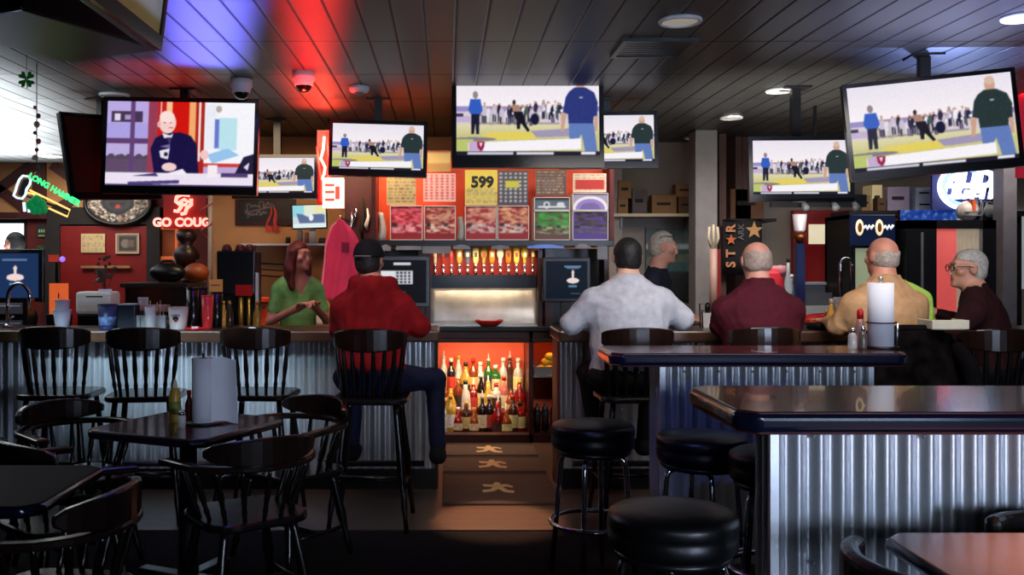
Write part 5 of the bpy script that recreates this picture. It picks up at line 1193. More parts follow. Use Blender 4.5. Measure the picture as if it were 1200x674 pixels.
t = thing('napkin_caddy','small dark caddy with white napkins at the left of the man in maroon','caddy',(X(829,6.4),6.4,CT)); link('wire_frame', MB().tube([(-.04,-.03,0),(-.045,-.03,.12),(.045,-.03,.12),(.04,-.03,0)],.005,6).tube([(-.04,.03,0),(-.045,.03,.16),(.045,.03,.16),(.04,.03,0)],.005,6), m_black, t); link('napkins', MB().box(-.035,.035,-.024,.024,.0,.10), m_white, t); link('shaker', MB().lathe([(.002,.1),(.016,.1),(.018,.15),(.008,.17)],12), m_black, t)
t = thing('storage_box','tall grey box with a white lid beside the blue drink tower','box',(X(955,7.5),7.46,.98)); link('box', MB().box(-.09,.07,0,.1,0,.36), m_grey, t, bevel=.004); link('lid', MB().box(-.095,.075,-.005,.105,.36,.38), m_white, t)
# ---- logo cooler
D = 7.85; x0,x1 = X(995,D),X(1046,D); zt_ = Z(252,D)
t = thing('beverage_cooler','black glass-door cooler with a lit header of two round pale logos','cooler',((x0+x1)/2,D,0)); w = x1-x0
link('cabinet', MB().box(-w/2,-w/2+.03,0,.5,0,zt_).box(w/2-.03,w/2,0,.5,0,zt_).box(-w/2,w/2,.46,.5,0,zt_).box(-w/2,w/2,0,.5,zt_-.03,zt_).box(-w/2,w/2,0,.5,0,.12), m_black, t)
hd = link('header', MB().box(-w/2,w/2,-.05,.0,Z(288,D),zt_), mat('header_navy',(14,26,54),.3,emit=.12,ecol=(30,50,110),var=.15), t, bevel=.005)
for px in (1004,1027):
    p = W(px,267,D); lx = p.x-(x0+x1)/2
    link('logo_disc', MB().ball((lx,-.055,p.z),(.034,.006,.068),16,8), mat('logo_cream',(250,226,180),.5,emit=.8,ecol=(250,226,180),var=0), t)
    link('logo_ring', MB().ball((lx,-.06,p.z),(.018,.005,.04),14,7), mat('logo_brown',(120,70,40),.5,emit=.1), t)
    link('logo_script', MB().tube([(lx+.03,-.055,p.z-.005),(lx+.05,-.055,p.z+.012),(lx+.065,-.055,p.z-.012),(lx+.08,-.055,p.z+.016),(lx+.095,-.055,p.z-.008),(lx+.115,-.055,p.z+.02)],.011,6), mat('logo_white',(240,240,244),.5,emit=.8,var=0), t)
for i in range(2):
    a = -w/2+.02+i*(w-.03)/2; dr = link('glass_door', MB().box(a+.02,a+(w-.03)/2-.02,-.02,-.012,.2,Z(291,D)), mat('cooler_glass',(150,160,130),.15,emit=.30,ecol=(190,200,160),var=.2,scale=3), t)
    link('door_frame', MB().box(a,a+.02,-.03,0,.15,Z(289,D)).box(a+(w-.03)/2-.02,a+(w-.03)/2,-.03,0,.15,Z(289,D)), m_black, dr); link('door_handle', MB().box(a+.03,a+.045,-.05,-.03,.9,1.3), m_grey, dr)
# ---- glass display case with red and tan glow put into its contents
D = 7.7; x0,x1 = X(1062,D),X(1172,D); cx = (x0+x1)/2; w = x1-x0; zt_ = Z(258,D)
t = thing('display_case','tall black glass-front display case glowing red and tan at the right','display case',(cx,D,0))
fr = MB(); m_case = m_black
link('cabinet', MB().box(-w/2,-w/2+.25,0,.45,0,zt_).box(w/2-.14,w/2,0,.45,0,zt_).box(-w/2,w/2,0,.45,zt_-.07,zt_).box(-w/2,w/2,.40,.45,0,zt_).box(-w/2,w/2,0,.45,0,.9), m_case, t)
link('red_side_panel', MB().box(-w/2+.25,-w/2+.42,.015,.4,.9,zt_-.07), mat('case_red',(220,70,56),.4,emit=.5,ecol=(240,64,50),var=.15), t)
link('back_curtain', MB().grid(lambda u,v:(-w/2+.40+(w-.54)*u,.05+.01*math.sin(u*40),.9+(zt_-.97)*v),60,2), mat('curtain_tan',(176,160,128),.7,emit=.4,ecol=(176,160,128),var=.15), t)
link('front_glass', MB().box(-w/2+.25,w/2-.14,.005,.01,.9,zt_-.07), mat('case_glass',(230,230,235),.05,var=0,alpha=.12), t)
link('door_line', MB().box(-w/2+.12,-w/2+.14,-.004,0,.2,zt_-.1), m_grey, t)
# blue-lit tinsel, its light put into a glowing board; boxes above
D = 8.2; t = thing('blue_board','blue-lit tinsel board above the display case','tinsel',W(1088,258,D)); w,h = 66*D/F,24*D/F
im = Img(60,22,(40,80,190)); r = random.Random(4)
for i in range(160): im.ell(r.random(),r.random(),.02,.06,r.choice([(90,150,240),(30,60,170),(150,190,250),(50,100,210)]))
link('glitter_face', pic_mesh(im.blur(1),w,h,'face'), pic_mat('lit_blue',.5,.4), t); link('backing', MB().box(-w/2,w/2,.003,.03,-h/2,h/2), m_black, t)
link('post', MB().box(w/2-.04,w/2,.03,.05,-Z(258,D),h/2), m_black, t); link('post', MB().box(-w/2,-w/2+.04,.03,.05,-Z(258,D),h/2), m_black, t)
D = 8.6; zs = Z(247,D); t = thing('high_shelf','dark high shelf of boxes above the logo cooler and display case','shelf',(X(1090,D),D,zs)); link('board', MB().box(-.75,.9,-.02,.4,-.05,0), m_black, t); link('support_post', MB().box(-.74,-.7,.2,.4,-zs,-.05), m_black, t); link('support_post', MB().box(.86,.9,.1,.4,-zs,-.05), m_black, t)
g = 'boxes on the high shelf'
carton('large lavender-grey box on the high shelf, third from left',1040,1066,219,247,D,mat('box_lavender',(150,136,160),.7),zs,g,.3)
carton('lower of two pale blue-white boxes under the neon sign',1073,1095,233,247,D,mat('box_pale',(196,206,236),.6),zs,g,.25)
carton('upper of two pale blue-white boxes under the neon sign',1073,1094,220,233,D,mat('box_pale',(196,206,236),.6),zs+14*D/F,g,.25)
carton('tan upright box at the left end of the high shelf',1010,1020,229,247,D,m_card,zs,g,.2)
carton('bright cream box with a lit face behind the small right television',1014,1029,214,232,D+.21,mat('box_cream',(226,206,150),.6,emit=.15),zs+.002,g,.12) if 0 else carton('bright cream box near the left end of the high shelf',1022,1034,216,247,D+.1,mat('box_cream',(226,206,150),.6,emit=.15),zs,g,.2)
carton('small dark brown box between the cream box and the lavender box',1028.5,1038.5,232,247,D-.01,m_cd2,zs,g,.1)
# ---- blue neon
D = 8.15; c = W(1128,224,D); t = thing('neon_sign','blue-white oval neon beer sign reading BUD LIGHT at the right','neon sign',c)
def q(px,py,dy=0.): p = W(px,py,D)-c; return (p.x,dy,p.z)
link('oval_tube', MB().tube([(q(1130+29*math.cos(a),0)[0],0,q(0,219+25*math.sin(a))[2]) for a in np.linspace(.55*PI,1.75*PI,26)],.02,8), m_nbw, t)
link('inner_tube', MB().tube([(q(1130+24*math.cos(a),0)[0],0,q(0,219+20*math.sin(a))[2]) for a in np.linspace(.55*PI,1.7*PI,26)],.012,8), m_nblue, t)
text('BUD',.2,m_nbw,t,q(1136,211),bold=.012,ext=.008,shear=.2); text('LIGHT',.17,m_nbw,t,q(1135,225),bold=.010,ext=.008,shear=.2)
link('underline_tube', MB().tube([q(1114,233),q(1152,229)],.012,6), m_nbw, t)
link('back_panel', MB().box(q(1096,0)[0],q(1160,0)[0],.05,.08,q(0,250)[2],q(0,190)[2]), mat('panel_blue',(30,34,84),.5,emit=.06,ecol=(60,70,190)), t)
link('hanger', MB().tube([(0,.06,.2),(0,.06,CEIL-c.z)],.006,6), m_black, t)
# things on top of the display case
zc = Z(258,7.7)
t = thing('football_helmet','white and orange football helmet on top of the display case','helmet',(X(1136,7.85),7.88,zc)); link('shell', MB().ball((0,0,.085),(.085,.10,.085),18,12), mat('helmet_white',(220,206,196),.3,var=.3,scale=14), t); link('stripe', MB().box(-.012,.012,-.104,.02,.08,.172), m_orange, t); link('face_mask', MB().tube([(-.07,-.06,.04),(-.04,-.13,.04),(.04,-.13,.04),(.07,-.06,.04)],.007,6).tube([(-.06,-.07,.07),(-.03,-.13,.07),(.03,-.13,.07),(.06,-.07,.07)],.007,6), m_grey, t)
t = thing('speaker_box','dark speaker box on top of the display case, right of the helmet','speaker',(X(1160,7.85),7.85,zc)); link('cabinet', MB().box(-.1,.1,0,.15,0,.16), m_black, t, bevel=.006); link('cone', MB().lathe([(.06,0),(.055,.012),(.01,.02)],18,T(0,-.001,.08)@RX90), m_grey, t)
t = thing('wire_plant','tangle of dark wire ornament between the helmet and the speaker','ornament',(X(1149,7.8),7.8,zc)); r = random.Random(8); wr = MB()
for i in range(9):
    a = r.uniform(0,6.3); wr.tube([(0,0,0),(.03*math.cos(a),.03*math.sin(a),.08),(.07*math.cos(a+.5),.05*math.sin(a),.13+.08*r.random())],.004,5)
link('wires', wr, m_grey, t); link('base', MB().lathe([(.002,0),(.03,0),(.03,.01),(.002,.012)],12), m_black, t)
t = thing('cymbal','pale round metal disc on a stand above the speaker box','cymbal',(X(1166,8.3),8.34,0)); zq = Z(223,8.3); link('disc', MB().lathe([(.002,.035),(.04,.03),(.16,.0),(.18,-.01),(.178,-.013),(.04,.022),(.002,.027)],26,T(0,0,zq)@RYm(-.2)), m_steel, t); link('stand', MB().tube([(0,0,0),(0,0,zq+.02)],.01,8), m_black, t)
# ---- track light under the small right television
t = thing('track_light','black track of small lamps on the ceiling beam behind the small right television','track light',(X(955,7.4),7.4,Z(243,7.4))); link('track', MB().box(-.35,.4,-.02,.02,0,.1), m_black, t); link('drop_rod', MB().box(-.01,.01,-.01,.01,.1,CEIL-Z(243,7.4)), m_black, t)
for x in (-.1,.14,.3): link('lamp_head', MB().tube([(x,-.02,.03),(x,-.07,-.01)],[.02,.03],12), m_grey, t)
t = thing('red_neon_tube','red lit vertical sign fragment on the right edge of the frame','neon sign',(X(1203,6.9),6.9,Z(208,6.9))); h_ = Z(84,6.9)-Z(208,6.9); link('panel', MB().box(-.06,.4,0,.04,0,h_), mat('edge_red',(206,50,90),.5,emit=.35,ecol=(220,40,60)), t); link('tube', MB().tube([(-.05,-.02,h_*.8),(.35,-.02,h_*.82)],.02,8), m_nred, t); link('tube', MB().tube([(-.05,-.02,h_*.9),(.35,-.02,h_*.92)],.02,8), m_nred, t); link('hanger', MB().box(.1,.12,.01,.03,h_,CEIL-Z(208,6.9)), m_black, t)
# ---- on the middle drink bar: towel roll on wire holder, shakers
x = X(1032,4.85); y = 4.85; z = 1.068
t = towel_roll('white paper towel roll upright in the wire holder on the middle drink bar', x,y,z+.012,.063,.325,0)
t = thing('towel_holder','black wire paper towel holder on the middle drink bar','towel holder',(x,y,z))
link('base', MB().tube([(.085*math.cos(a),.085*math.sin(a),.006) for a in np.linspace(0,2*PI,25)[:-1]],.006,6,closed=True).box(-.085,.085,-.004,.004,.001,.009).box(-.004,.004,-.085,.085,.001,.009), m_black, t)
link('rod', MB().tube([(0,0,.005),(0,0,.355)],.006,8), m_steel, t); link('finial', MB().ball((0,0,.36),.012,10,7), m_steel, t)
link('side_arm', MB().tube([(.083,0,.006),(.088,0,.13)],.006,6), m_steel, t); link('ring', MB().tube([(.07*math.cos(a),.07*math.sin(a),.132) for a in np.linspace(0,2*PI,25)[:-1]],.004,6,closed=True).tube([(.07,0,.132),(.088,0,.132)],.004,6), m_black, t)
def shaker(name,label,px,d,r_,h,m,capm):
    t = thing(name,label,'shaker',(X(px,d),d,1.068)); link('body', MB().lathe([(.002,0),(r_,0),(r_*1.05,h*.1),(r_,h*.6),(r_*.7,h*.75)],14), m, t); link('cap', MB().lathe([(r_*.72,h*.74),(r_*.72,h*.95),(r_*.3,h),(.002,h)],14), capm, t); return t
shaker('salt_shaker','clear glass salt shaker left of the upright towel roll',999,4.8,.022,.11,m_glass,m_chrome)
shaker('hot_sauce_bottle','red-topped hot sauce bottle beside the upright towel roll',1008,4.9,.022,.2,mat('sauce_clear',(150,110,100),.2,var=.3),m_red)
shaker('pepper_shaker','dark pepper shaker close to the upright towel roll',1011,4.78,.02,.12,mat('pepper_glass',(90,80,76),.2,var=.3),m_chrome)
t = tag(link('serving_tray', MB().box(-.085,.09,-.05,.10,0,.008).box(-.1,.105,-.065,-.05,.004,.055).box(-.1,-.085,-.05,.1,.004,.055).box(.09,.105,-.05,.1,.004,.055), mat('tray_cream',(206,200,176),.5), None, loc=(X(1106,5.22),5.215,1.139), bevel=.01), 'cream shallow tray resting on the chair rails between the tan and plaid men', 'tray')
# ---- jacket over the chair of the man in tan
t = thing('jacket','dark checked jacket draped over the chair back behind the man in tan','jacket',(2.62,5.27,0))
def jk(u,v):
    a = (u-.5)*2; wd = .215+.06*v; fold = .018*math.sin(a*7+v*3)+.012*math.sin(a*13-v*5)
    return (wd*a+.05*v*max(a,0)+.02*v, -.05-.02*math.cos(a*1.5)+fold*(.3+v)+.055*abs(a)**2-.04*v, 1.135-.40*v-.03*abs(a)**2)
link('cloth', MB().grid(jk,36,22), mat('jacket_dark',(15,11,12),.95,var=.9,scale=14,spec=.05), t, solid=.012)
link('hanging_sleeve', MB().tube([(.21,-.03,1.07),(.27,-.07,.95),(.30,-.08,.82),(.32,-.07,.70)],[.035,.05,.048,.042],12), mat('jacket_sleeve',(18,15,17),.95,var=.4,spec=.05), t)
link('collar', MB().tube([(-.16,-.0,1.13),(-.08,-.045,1.145),(.06,-.045,1.145),(.16,.0,1.13)],.02,8), mat('jacket_sleeve',(24,20,22)), t)
dup(bc0, (3.62,5.75,0), .3, 'empty dark bar chair at the far right edge of the counter')
# ================================================================== people
def rot3(yaw=0., pitch=0., roll=0.): return np.array(Euler((pitch,roll,yaw),'XYZ').to_matrix())
m_skin = pic_mat('skin', 0., .5)
CLOTH = {}
def cloth(name, c, **k): return mat('cloth_'+name, c, .85, var=k.pop('var',.14), scale=k.pop('scale',22), spec=.2, **k)
def hand(prims, wr, d, up, side, curl=.5):
    d = np.array(d,float); d /= np.linalg.norm(d); up = np.array(up,float); up -= d*(up@d); up /= np.linalg.norm(up); l = np.cross(d,up)*side
    wr = np.array(wr,float)
    prims.append(('c',wr,wr+d*.03,.027,.028,.02))
    for i in range(3): prims.append(('c',wr+d*.02+l*(.012*(i-1)*1.2),wr+d*.085+l*(.021*(i-1)),.019,.016,.012))
    for i,ln in enumerate((.072,.08,.075,.058)):
        b = wr+d*.085+l*(-.031+.0205*i); m_ = b+(d*math.cos(curl*.5)-up*math.sin(curl*.5))*ln*.55; e = m_+(d*math.cos(curl*1.6)-up*math.sin(curl*1.6))*ln*.5
        prims.append(('c',b,m_,.0098,.009,.006)); prims.append(('c',m_,e,.009,.0075,.006))
    b = wr+d*.03-l*.026; m_ = b+(d*.7-l*.75)*.042; e = m_+(d*.95-l*.2-up*.2)*.034
    prims.append(('c',b,m_,.014,.011,.01)); prims.append(('c',m_,e,.011,.009,.006))
def vn_(c): return c.get('vneck') or c.get('hood')
def person(label, loc, rotz, c):
    g = c.get; S = g('seat',0.); stand = S == 0; pz = .95 if stand else S+.115
    bw, bd, sw, lean, drop = g('bw',1.), g('bd',1.), g('sw',.185), g('lean',.08), g('drop',0.)
    t = thing('person', label, 'person', loc, rotz); t.scale = (g('scale',1.),)*3
    sz = pz+.475-drop
    hc = np.array([g('hx',0.), lean+.05+g('hy',0.), pz+.70-drop-g('hdrop',0.)]); slope = g('slope',.02); HR = rot3(g('yaw',0.), g('pitch',0.), g('roll',0.))
    def H(p): return hc+HR@np.array(p,float)
    el = [np.array(g('elL',(-.29,.12,sz-.27))), np.array(g('elR',(.29,.12,sz-.27)))]
    wr = [np.array(g('wrL',(-.16,.40,1.12))), np.array(g('wrR',(.16,.40,1.12)))]
    sh = [np.array((-sw,lean,sz-.025-slope)), np.array((sw,lean,sz-.025-slope))]
    if stand:
        hp = [np.array((s*.09,0,.93)) for s in (-1,1)]; kn = [np.array((s*.1,.02,.5)) for s in (-1,1)]; an = [np.array((s*.1,0,.09)) for s in (-1,1)]
    else:
        hp = [np.array((s*.1,.0,S+.085)) for s in (-1,1)]; kn = [np.array(g('knL',(-.16,.40,S+.07))), np.array(g('knR',(.16,.40,S+.07)))]; an = [np.array(g('anL',(-.15,.36,S-.36))), np.array(g('anR',(.15,.36,S-.36)))]
    toe = [a+np.array((0,.15,-.05)) for a in an]
    nk = np.array((0,lean,sz+.03))
    def torso(s):
        return [('e',(0,0,pz),(.165*bw*s,.125*bd*s,.13*s),None,.06),('e',(0,.03+lean*.3,pz+.15),(.158*bw*s,.132*bd*s,.17),None,.08),('e',(0,lean*.75,pz+.33-drop*.6),(.165*bw*s,.118*bd*s,.19*s),None,.08),
                ('c',(-sw+.03,lean,sz-.01-slope),(0,lean,sz),.066*s,.066*s,.07),('c',(sw-.03,lean,sz-.01-slope),(0,lean,sz),.066*s,.066*s,.07),('c',(-.11,lean-.005,sz+.02),(-.02,lean+.0,sz+.085),.05*s,.045*s,.05),('c',(.11,lean-.005,sz+.02),(.02,lean+.0,sz+.085),.05*s,.045*s,.05)]
    # -- body: one continuous surface, head to feet
    B = torso(.88)+[('c',nk,H((0,-.02,-.06)),.062*g('nkw',1.),.056*g('nkw',1.),.03)]
    hw = g('hw',1.)
    B += [('e',H((0,-.015,.03)),(.074*hw,.094,.09),HR,.02),('e',H((0,.028,-.05)),(.057*hw,.062,.066),HR,.035),('c',H((0,.088,.005)),H((0,.101,-.026)),.009,.012,.012),
          ('c',H((-.03,.078,.034)),H((.03,.078,.034)),.012,.012,.02),('c',H((-.02,.083,-.06)),H((.02,.083,-.06)),.008,.008,.008),('e',H((0,.075,-.092)),(.022,.02,.018),HR,.02),
          ('e',H((-.05,.06,-.018)),(.02,.02,.02),HR,.02),('e',H((.05,.06,-.018)),(.02,.02,.02),HR,.02),
          ('e',H((-.076*hw,-.008,.0)),(.012,.026,.034),HR,.01),('e',H((.076*hw,-.008,.0)),(.012,.026,.034),HR,.01),
          ('e',H((-.03,.083,.012)),(.013,.009,.009),HR,.006),('e',H((.03,.083,.012)),(.013,.009,.009),HR,.006)]
    ar = g('arm',1.)
    for i in (0,1):
        B += [('c',sh[i],el[i],.050*ar,.040*ar,.03),('c',el[i],wr[i],.040*ar,.028,.02)]
        hand(B, wr[i], wr[i]-el[i]+np.array(g('handdir',(0,0,0))), g('handup',(0,0,1)), (1,-1)[i], g('curl',.5))
        B += [('c',hp[i],kn[i],.078,.054,.04),('c',kn[i],an[i],.05,.034,.02),('c',an[i],toe[i],.036,.028,.02)]
    sk = lin(g('skin',(206,160,136)))
    def col(v):
        L = (v-hc)@HR; o = np.tile(sk,(len(v),1))
        o *= (1+.10*np.sin(v[:,[0]]*60)*np.sin(v[:,[2]]*50))
        def spot_(p,r_,cc,a=1.):
            d = np.linalg.norm((L-np.array(p))/np.array(r_),axis=1); w_ = np.clip(1.4-d,0,1)[:,None]*a; return o*(1-w_)+lin(cc)*w_
        o = spot_((0,.088,-.06),(.026,.02,.010),g('lips',(170,86,80)))
        for s in (-1,1):
            o = spot_((s*.03,.09,.012),(.014,.012,.008),(226,220,214)); o = spot_((s*.03,.094,.012),(.006,.01,.006),(40,30,28)); o = spot_((s*.03,.088,.036),(.02,.012,.006),g('brow',(90,70,60)),.8)
            o = spot_((s*.048,.07,-.02),(.025,.025,.02),(214,120,104),.25)
        return o
    blob('body', B, m_skin, t, h=g('res',.0085), colour=col)
    # -- clothing
    sc = g('shirt'); sm = cloth(*sc) if isinstance(sc,tuple) else sc
    sl = g('sleeve','long'); P = torso(1.)
    for i in (0,1):
        P += [('c',sh[i],el[i],.064*ar,.054*ar,.05)] if sl=='long' else [('c',sh[i],sh[i]+(el[i]-sh[i])*(.62 if sl=='short' else .85),.064*ar,.062*ar,.05)]
        if sl == 'long': P += [('c',el[i],wr[i]+(el[i]-wr[i])*.12,.054*ar,.042,.03)]
    if not vn_(c): P += [('c',nk,nk+(H((0,-.03,-.06))-nk)*.75,.080*g('nkw',1.),.072*g('nkw',1.),.03)]
    if g('hood'): P += [('c',(-.10,lean-.03,sz+.075),(0,lean-.11,sz+.06),.042,.06,.04),('c',(.10,lean-.03,sz+.075),(0,lean-.11,sz+.06),.042,.06,.04),('c',(-.1,lean-.03,sz+.075),(-.05,lean+.08,sz+.04),.04,.035,.03),('c',(.1,lean-.03,sz+.075),(.05,lean+.08,sz+.04),.04,.035,.03),('e',(0,lean-.12,sz-.02),(.11,.05,.09),None,.05)]
    zcol = sz+g('collar_z',.085); zb = pz-.12
    vn = g('vneck')
    def cutf(Pp):
        x,y,z = Pp[...,0],Pp[...,1],Pp[...,2]
        o = np.maximum(z-zcol-.03*np.clip((lean-y)*6,-1,1), zb-z) if not g('hood') else zb-z
        if vn: o = np.maximum(o, np.minimum(-(np.abs(x)*1.9-(z-(sz-vn))), (y-lean)*1.0))
        return o
    blob('shirt' if not g('garment') else g('garment'), P, sm, t, h=.0095, cut=cutf, fold=g('fold',.010), smooth=1)
    if g('shirtcollar'):
        link('collar', MB().tube([(.074*math.cos(a),lean+.004+.070*math.sin(a),zcol-.028-.014*math.sin(a)) for a in np.linspace(0,2*PI,25)[:-1]],.017,8,closed=True), sm, t)
    P = [('e',(0,0,pz-.02),(.172*bw,.132*bd,.125),None,.05)]
    for i in (0,1): P += [('c',hp[i],kn[i],.094*g('leg',1.),.068,.05),('c',kn[i],an[i]+(kn[i]-an[i])*.05,.066,.052,.03)]
    zt_ = pz+.06
    blob('trousers', P, cloth(*g('pants',('denim_dark',(26,30,44)))), t, h=.011, cut=lambda Pp: Pp[...,2]-zt_, fold=.008)
    for i in (0,1): blob('shoe', [('c',an[i]+np.array((0,-.02,-.045)),toe[i]+np.array((0,.03,-.005)),.046,.04,.03),('c',an[i],an[i]+np.array((0,0,-.04)),.047,.048,.03)], cloth(*g('shoes',('shoe_black',(20,20,22)))), t, h=.01, cut=(lambda zz: (lambda Pp: zz-Pp[...,2]))(an[i][2]-.088))
    # -- hair and hats
    hm = mat('hair_'+g('hairname','grey'), g('hair',(150,146,142)), .6, var=.3, scale=60, bump=.4); ht = g('hairtype','short')
    def HL(Pp): return (Pp-hc.astype(np.float32))@HR.astype(np.float32)
    if ht == 'short':
        def ch(Pp):
            L = HL(Pp); x,y,z = L[...,0],L[...,1],L[...,2]; return np.minimum(np.maximum(.045-z+.006*np.sin(x*90), y-.066), np.maximum(y+.004+.25*np.clip(-.01-z,0,.2), -.098-z+.25*np.abs(x)+.004*np.sin(x*160)))
        blob('hair', [('e',H((0,-.019,.032)),(.083*hw,.103,.098),HR,.02),('e',H((0,-.04,-.03)),(.074*hw,.07,.06),HR,.03)], hm, t, h=.008, cut=ch, fold=.006)
    elif ht == 'bald':
        def ch(Pp):
            L = HL(Pp); x,y,z = L[...,0],L[...,1],L[...,2]; return np.maximum(np.maximum(z-g('balding',.045)+.008*np.sin(x*70+1)+.25*np.clip(y+.03,0,1), y-.012+.25*np.clip(-.01-z,0,.2)), -.095-z+.25*np.abs(x)+.004*np.sin(x*150))
        blob('hair', [('e',H((0,-.02,.018)),(.0805*hw,.0995,.092),HR,.02),('e',H((0,-.04,-.03)),(.074*hw,.068,.055),HR,.03)], hm, t, h=.008, cut=ch, fold=.006)
    elif ht == 'long':
        def ch(Pp):
            L = HL(Pp); x,y,z = L[...,0],L[...,1],L[...,2]; return -np.maximum(np.maximum(-(y-.028), np.abs(x)-.056-.02*(z<-.07)), z-.058)
        Q = [('e',H((0,-.019,.032)),(.086*hw,.104,.102),HR,.02),('e',H((0,-.06,-.07)),(.085,.055,.13),HR,.05)]
        for s in (-1,1): Q += [('c',H((s*.074,-.0,.03)),H((s*.088,-.005,-.10)),.026,.034,.04),('c',H((s*.088,-.005,-.10)),H((s*.088,.015,-.25)),.034,.026,.04),('c',H((s*.055,-.06,-.08)),H((s*.07,-.06,-.26)),.045,.035,.05)]
        blob('hair', Q, hm, t, h=.008, cut=ch, fold=.010)
    if g('cap'):
        cm = cloth('cap',(18,18,20))
        blob('cap', [('e',H((0,-.016,.04)),(.089*hw,.109,.098),HR,.02),('c',H((-.045,.10,.045)),H((.045,.10,.045)),.012,.012,.02),('c',H((-.035,.15,.035)),H((.035,.15,.035)),.010,.010,.06)], cm, t, h=.008, cut=lambda Pp: .022-HL(Pp)[...,2]+.05*np.clip(HL(Pp)[...,1]*0,0,1))
        link('cap_strap', MB().tube([tuple(H((.088*hw*math.sin(a),-.016-.109*math.cos(a),.028))) for a in np.linspace(-.6,.6,9)],.007,6), mat('strap_grey',(90,86,84),.7), t)
    if g('glasses') is not None:
        up, back = g('glasses'); gm = mat('glasses_frame',(60,50,46),.3,.4)
        ring = MB()
        for s in (-1,1):
            ring.tube([tuple(H((s*.033+.024*math.cos(a),.100-back,.010+up+.02*math.sin(a)))) for a in np.linspace(0,2*PI,17)[:-1]],.0028,6,closed=True)
            ring.tube([tuple(H((s*.057,.098-back,.014+up))),tuple(H((s*.083*hw,.03-back,.018+up*1.0))),tuple(H((s*.084*hw,-.02-back*.6,.008+up*.8)))],.003,6)
        ring.tube([tuple(H((-.01,.102-back,.014+up))),tuple(H((.01,.102-back,.014+up)))],.0028,6)
        link('glasses', ring, gm, t)
    return t, H, sz, lean

person('man in a red hoodie and black cap seated with his back to us', (-.44,5.50,0), -.04, dict(seat=.745,bw=1.32,bd=1.2,sw=.185,lean=.11,hx=-.03,yaw=-.25,drop=.02,hdrop=.02,slope=.05,arm=1.2,
    elL=(-.21,.16,1.10),elR=(.28,.10,1.13),wrL=(-.14,.46,1.13),wrR=(.20,.44,1.13),knR=(.36,.26,.80),anR=(.38,.22,.38),knL=(-.15,.34,.81),anL=(-.15,.28,.38),
    shirt=('hoodie_red',(122,10,15)),garment='hoodie',hood=True,fold=.013,hairname='dark',hair=(26,20,18),hairtype='short',cap=True,pants=('jeans_navy',(24,28,54)),skin=(176,120,100)))
person('large man with black hair in a white shirt seated with his back to us', (1.095,5.57,0), .0, dict(seat=.745,bw=1.52,bd=1.3,sw=.215,lean=.09,hx=.005,drop=.0,hdrop=.02,hw=1.06,slope=.035,arm=1.3,nkw=1.15,
    elL=(-.335,.12,1.14),elR=(.335,.12,1.17),wrL=(-.2,.44,1.135),wrR=(.2,.44,1.135),shirt=('shirt_white',(178,178,186),),garment='sweatshirt',fold=.010,hairname='black',hair=(18,15,15),hairtype='short',pants=('pants_black',(18,18,22)),leg=1.12,collar_z=.105,knL=(-.2,.38,.82),knR=(.2,.38,.82)))
person('grey-haired man in a maroon shirt seated with his back to us', (1.90,5.58,0), .0, dict(seat=.745,bw=1.46,bd=1.3,sw=.21,lean=.13,hx=-.0,drop=.04,hdrop=.005,slope=.05,arm=1.25,nkw=1.2,pitch=-.15,hw=1.14,
    elL=(-.215,.18,1.12),elR=(.215,.18,1.12),wrL=(-.12,.46,1.135),wrR=(.16,.46,1.13),shirt=('shirt_maroon',(70,15,30)),fold=.010,hairname='greywhite',hair=(150,132,122),hairtype='bald',balding=.06,pants=('pants_black',(18,18,22)),collar_z=.12,skin=(200,140,120)))
TAN = person('bald man in a tan shirt with lime green on his right side, back to us', (2.67,5.60,0), .10, dict(seat=.745,bw=1.42,bd=1.25,sw=.205,lean=.10,hx=.01,drop=.01,hdrop=.005,slope=.045,arm=1.2,nkw=1.2,yaw=.25,hw=1.04,
    elL=(-.255,.18,1.12),elR=(.26,.14,1.12),wrL=(-.17,.46,1.135),wrR=(.14,.44,1.135),shirt=('shirt_tan',(186,144,104)),fold=.011,hairname='greylight',hair=(170,158,146),hairtype='bald',balding=.035,pants=('pants_brown',(44,36,30)),collar_z=.11,skin=(206,140,116)))
person('elderly man with glasses in a dark maroon plaid jacket, face turned left', (3.31,5.62,0), .95, dict(seat=.745,bw=1.25,bd=1.15,sw=.19,lean=.12,hx=.0,drop=.05,hdrop=.04,slope=.05,arm=1.2,yaw=.55,pitch=.0,
    elL=(-.25,.2,1.1),elR=(.27,.18,1.12),wrL=(-.02,.36,1.135),wrR=(.12,.38,1.2),shirt=('jacket_plaid',(40,11,16)),garment='jacket',fold=.012,hairname='silver',hair=(186,180,174),hairtype='short',pants=('pants_black',(18,18,22)),glasses=(.0,0.),collar_z=.10,skin=(206,150,126),knL=(-.16,.30,.82),knR=(.16,.34,.82),anL=(-.15,.2,.385),anR=(.15,.24,.385)))
person('red-haired woman bartender in a green V-neck shirt looking to the right', (-1.13,6.68+.42,0), -2.72, dict(scale=.945,bw=.92,bd=.92,sw=.165,lean=.03,hy=.0,arm=.82,yaw=.5,nkw=.8,hw=.94,
    elL=(-.23,.05,1.14),elR=(.23,.05,1.14),wrL=(-.07,.27,1.26),wrR=(.07,.27,1.25),curl=.9,handup=(0,-.4,1),shirt=('shirt_green',(132,196,112)),sleeve='short',vneck=.08,collar_z=.07,fold=.008,hairname='auburn',hair=(96,22,20),hairtype='long',skin=(206,140,120),lips=(190,70,70),pants=('jeans_blue',(40,50,80))))
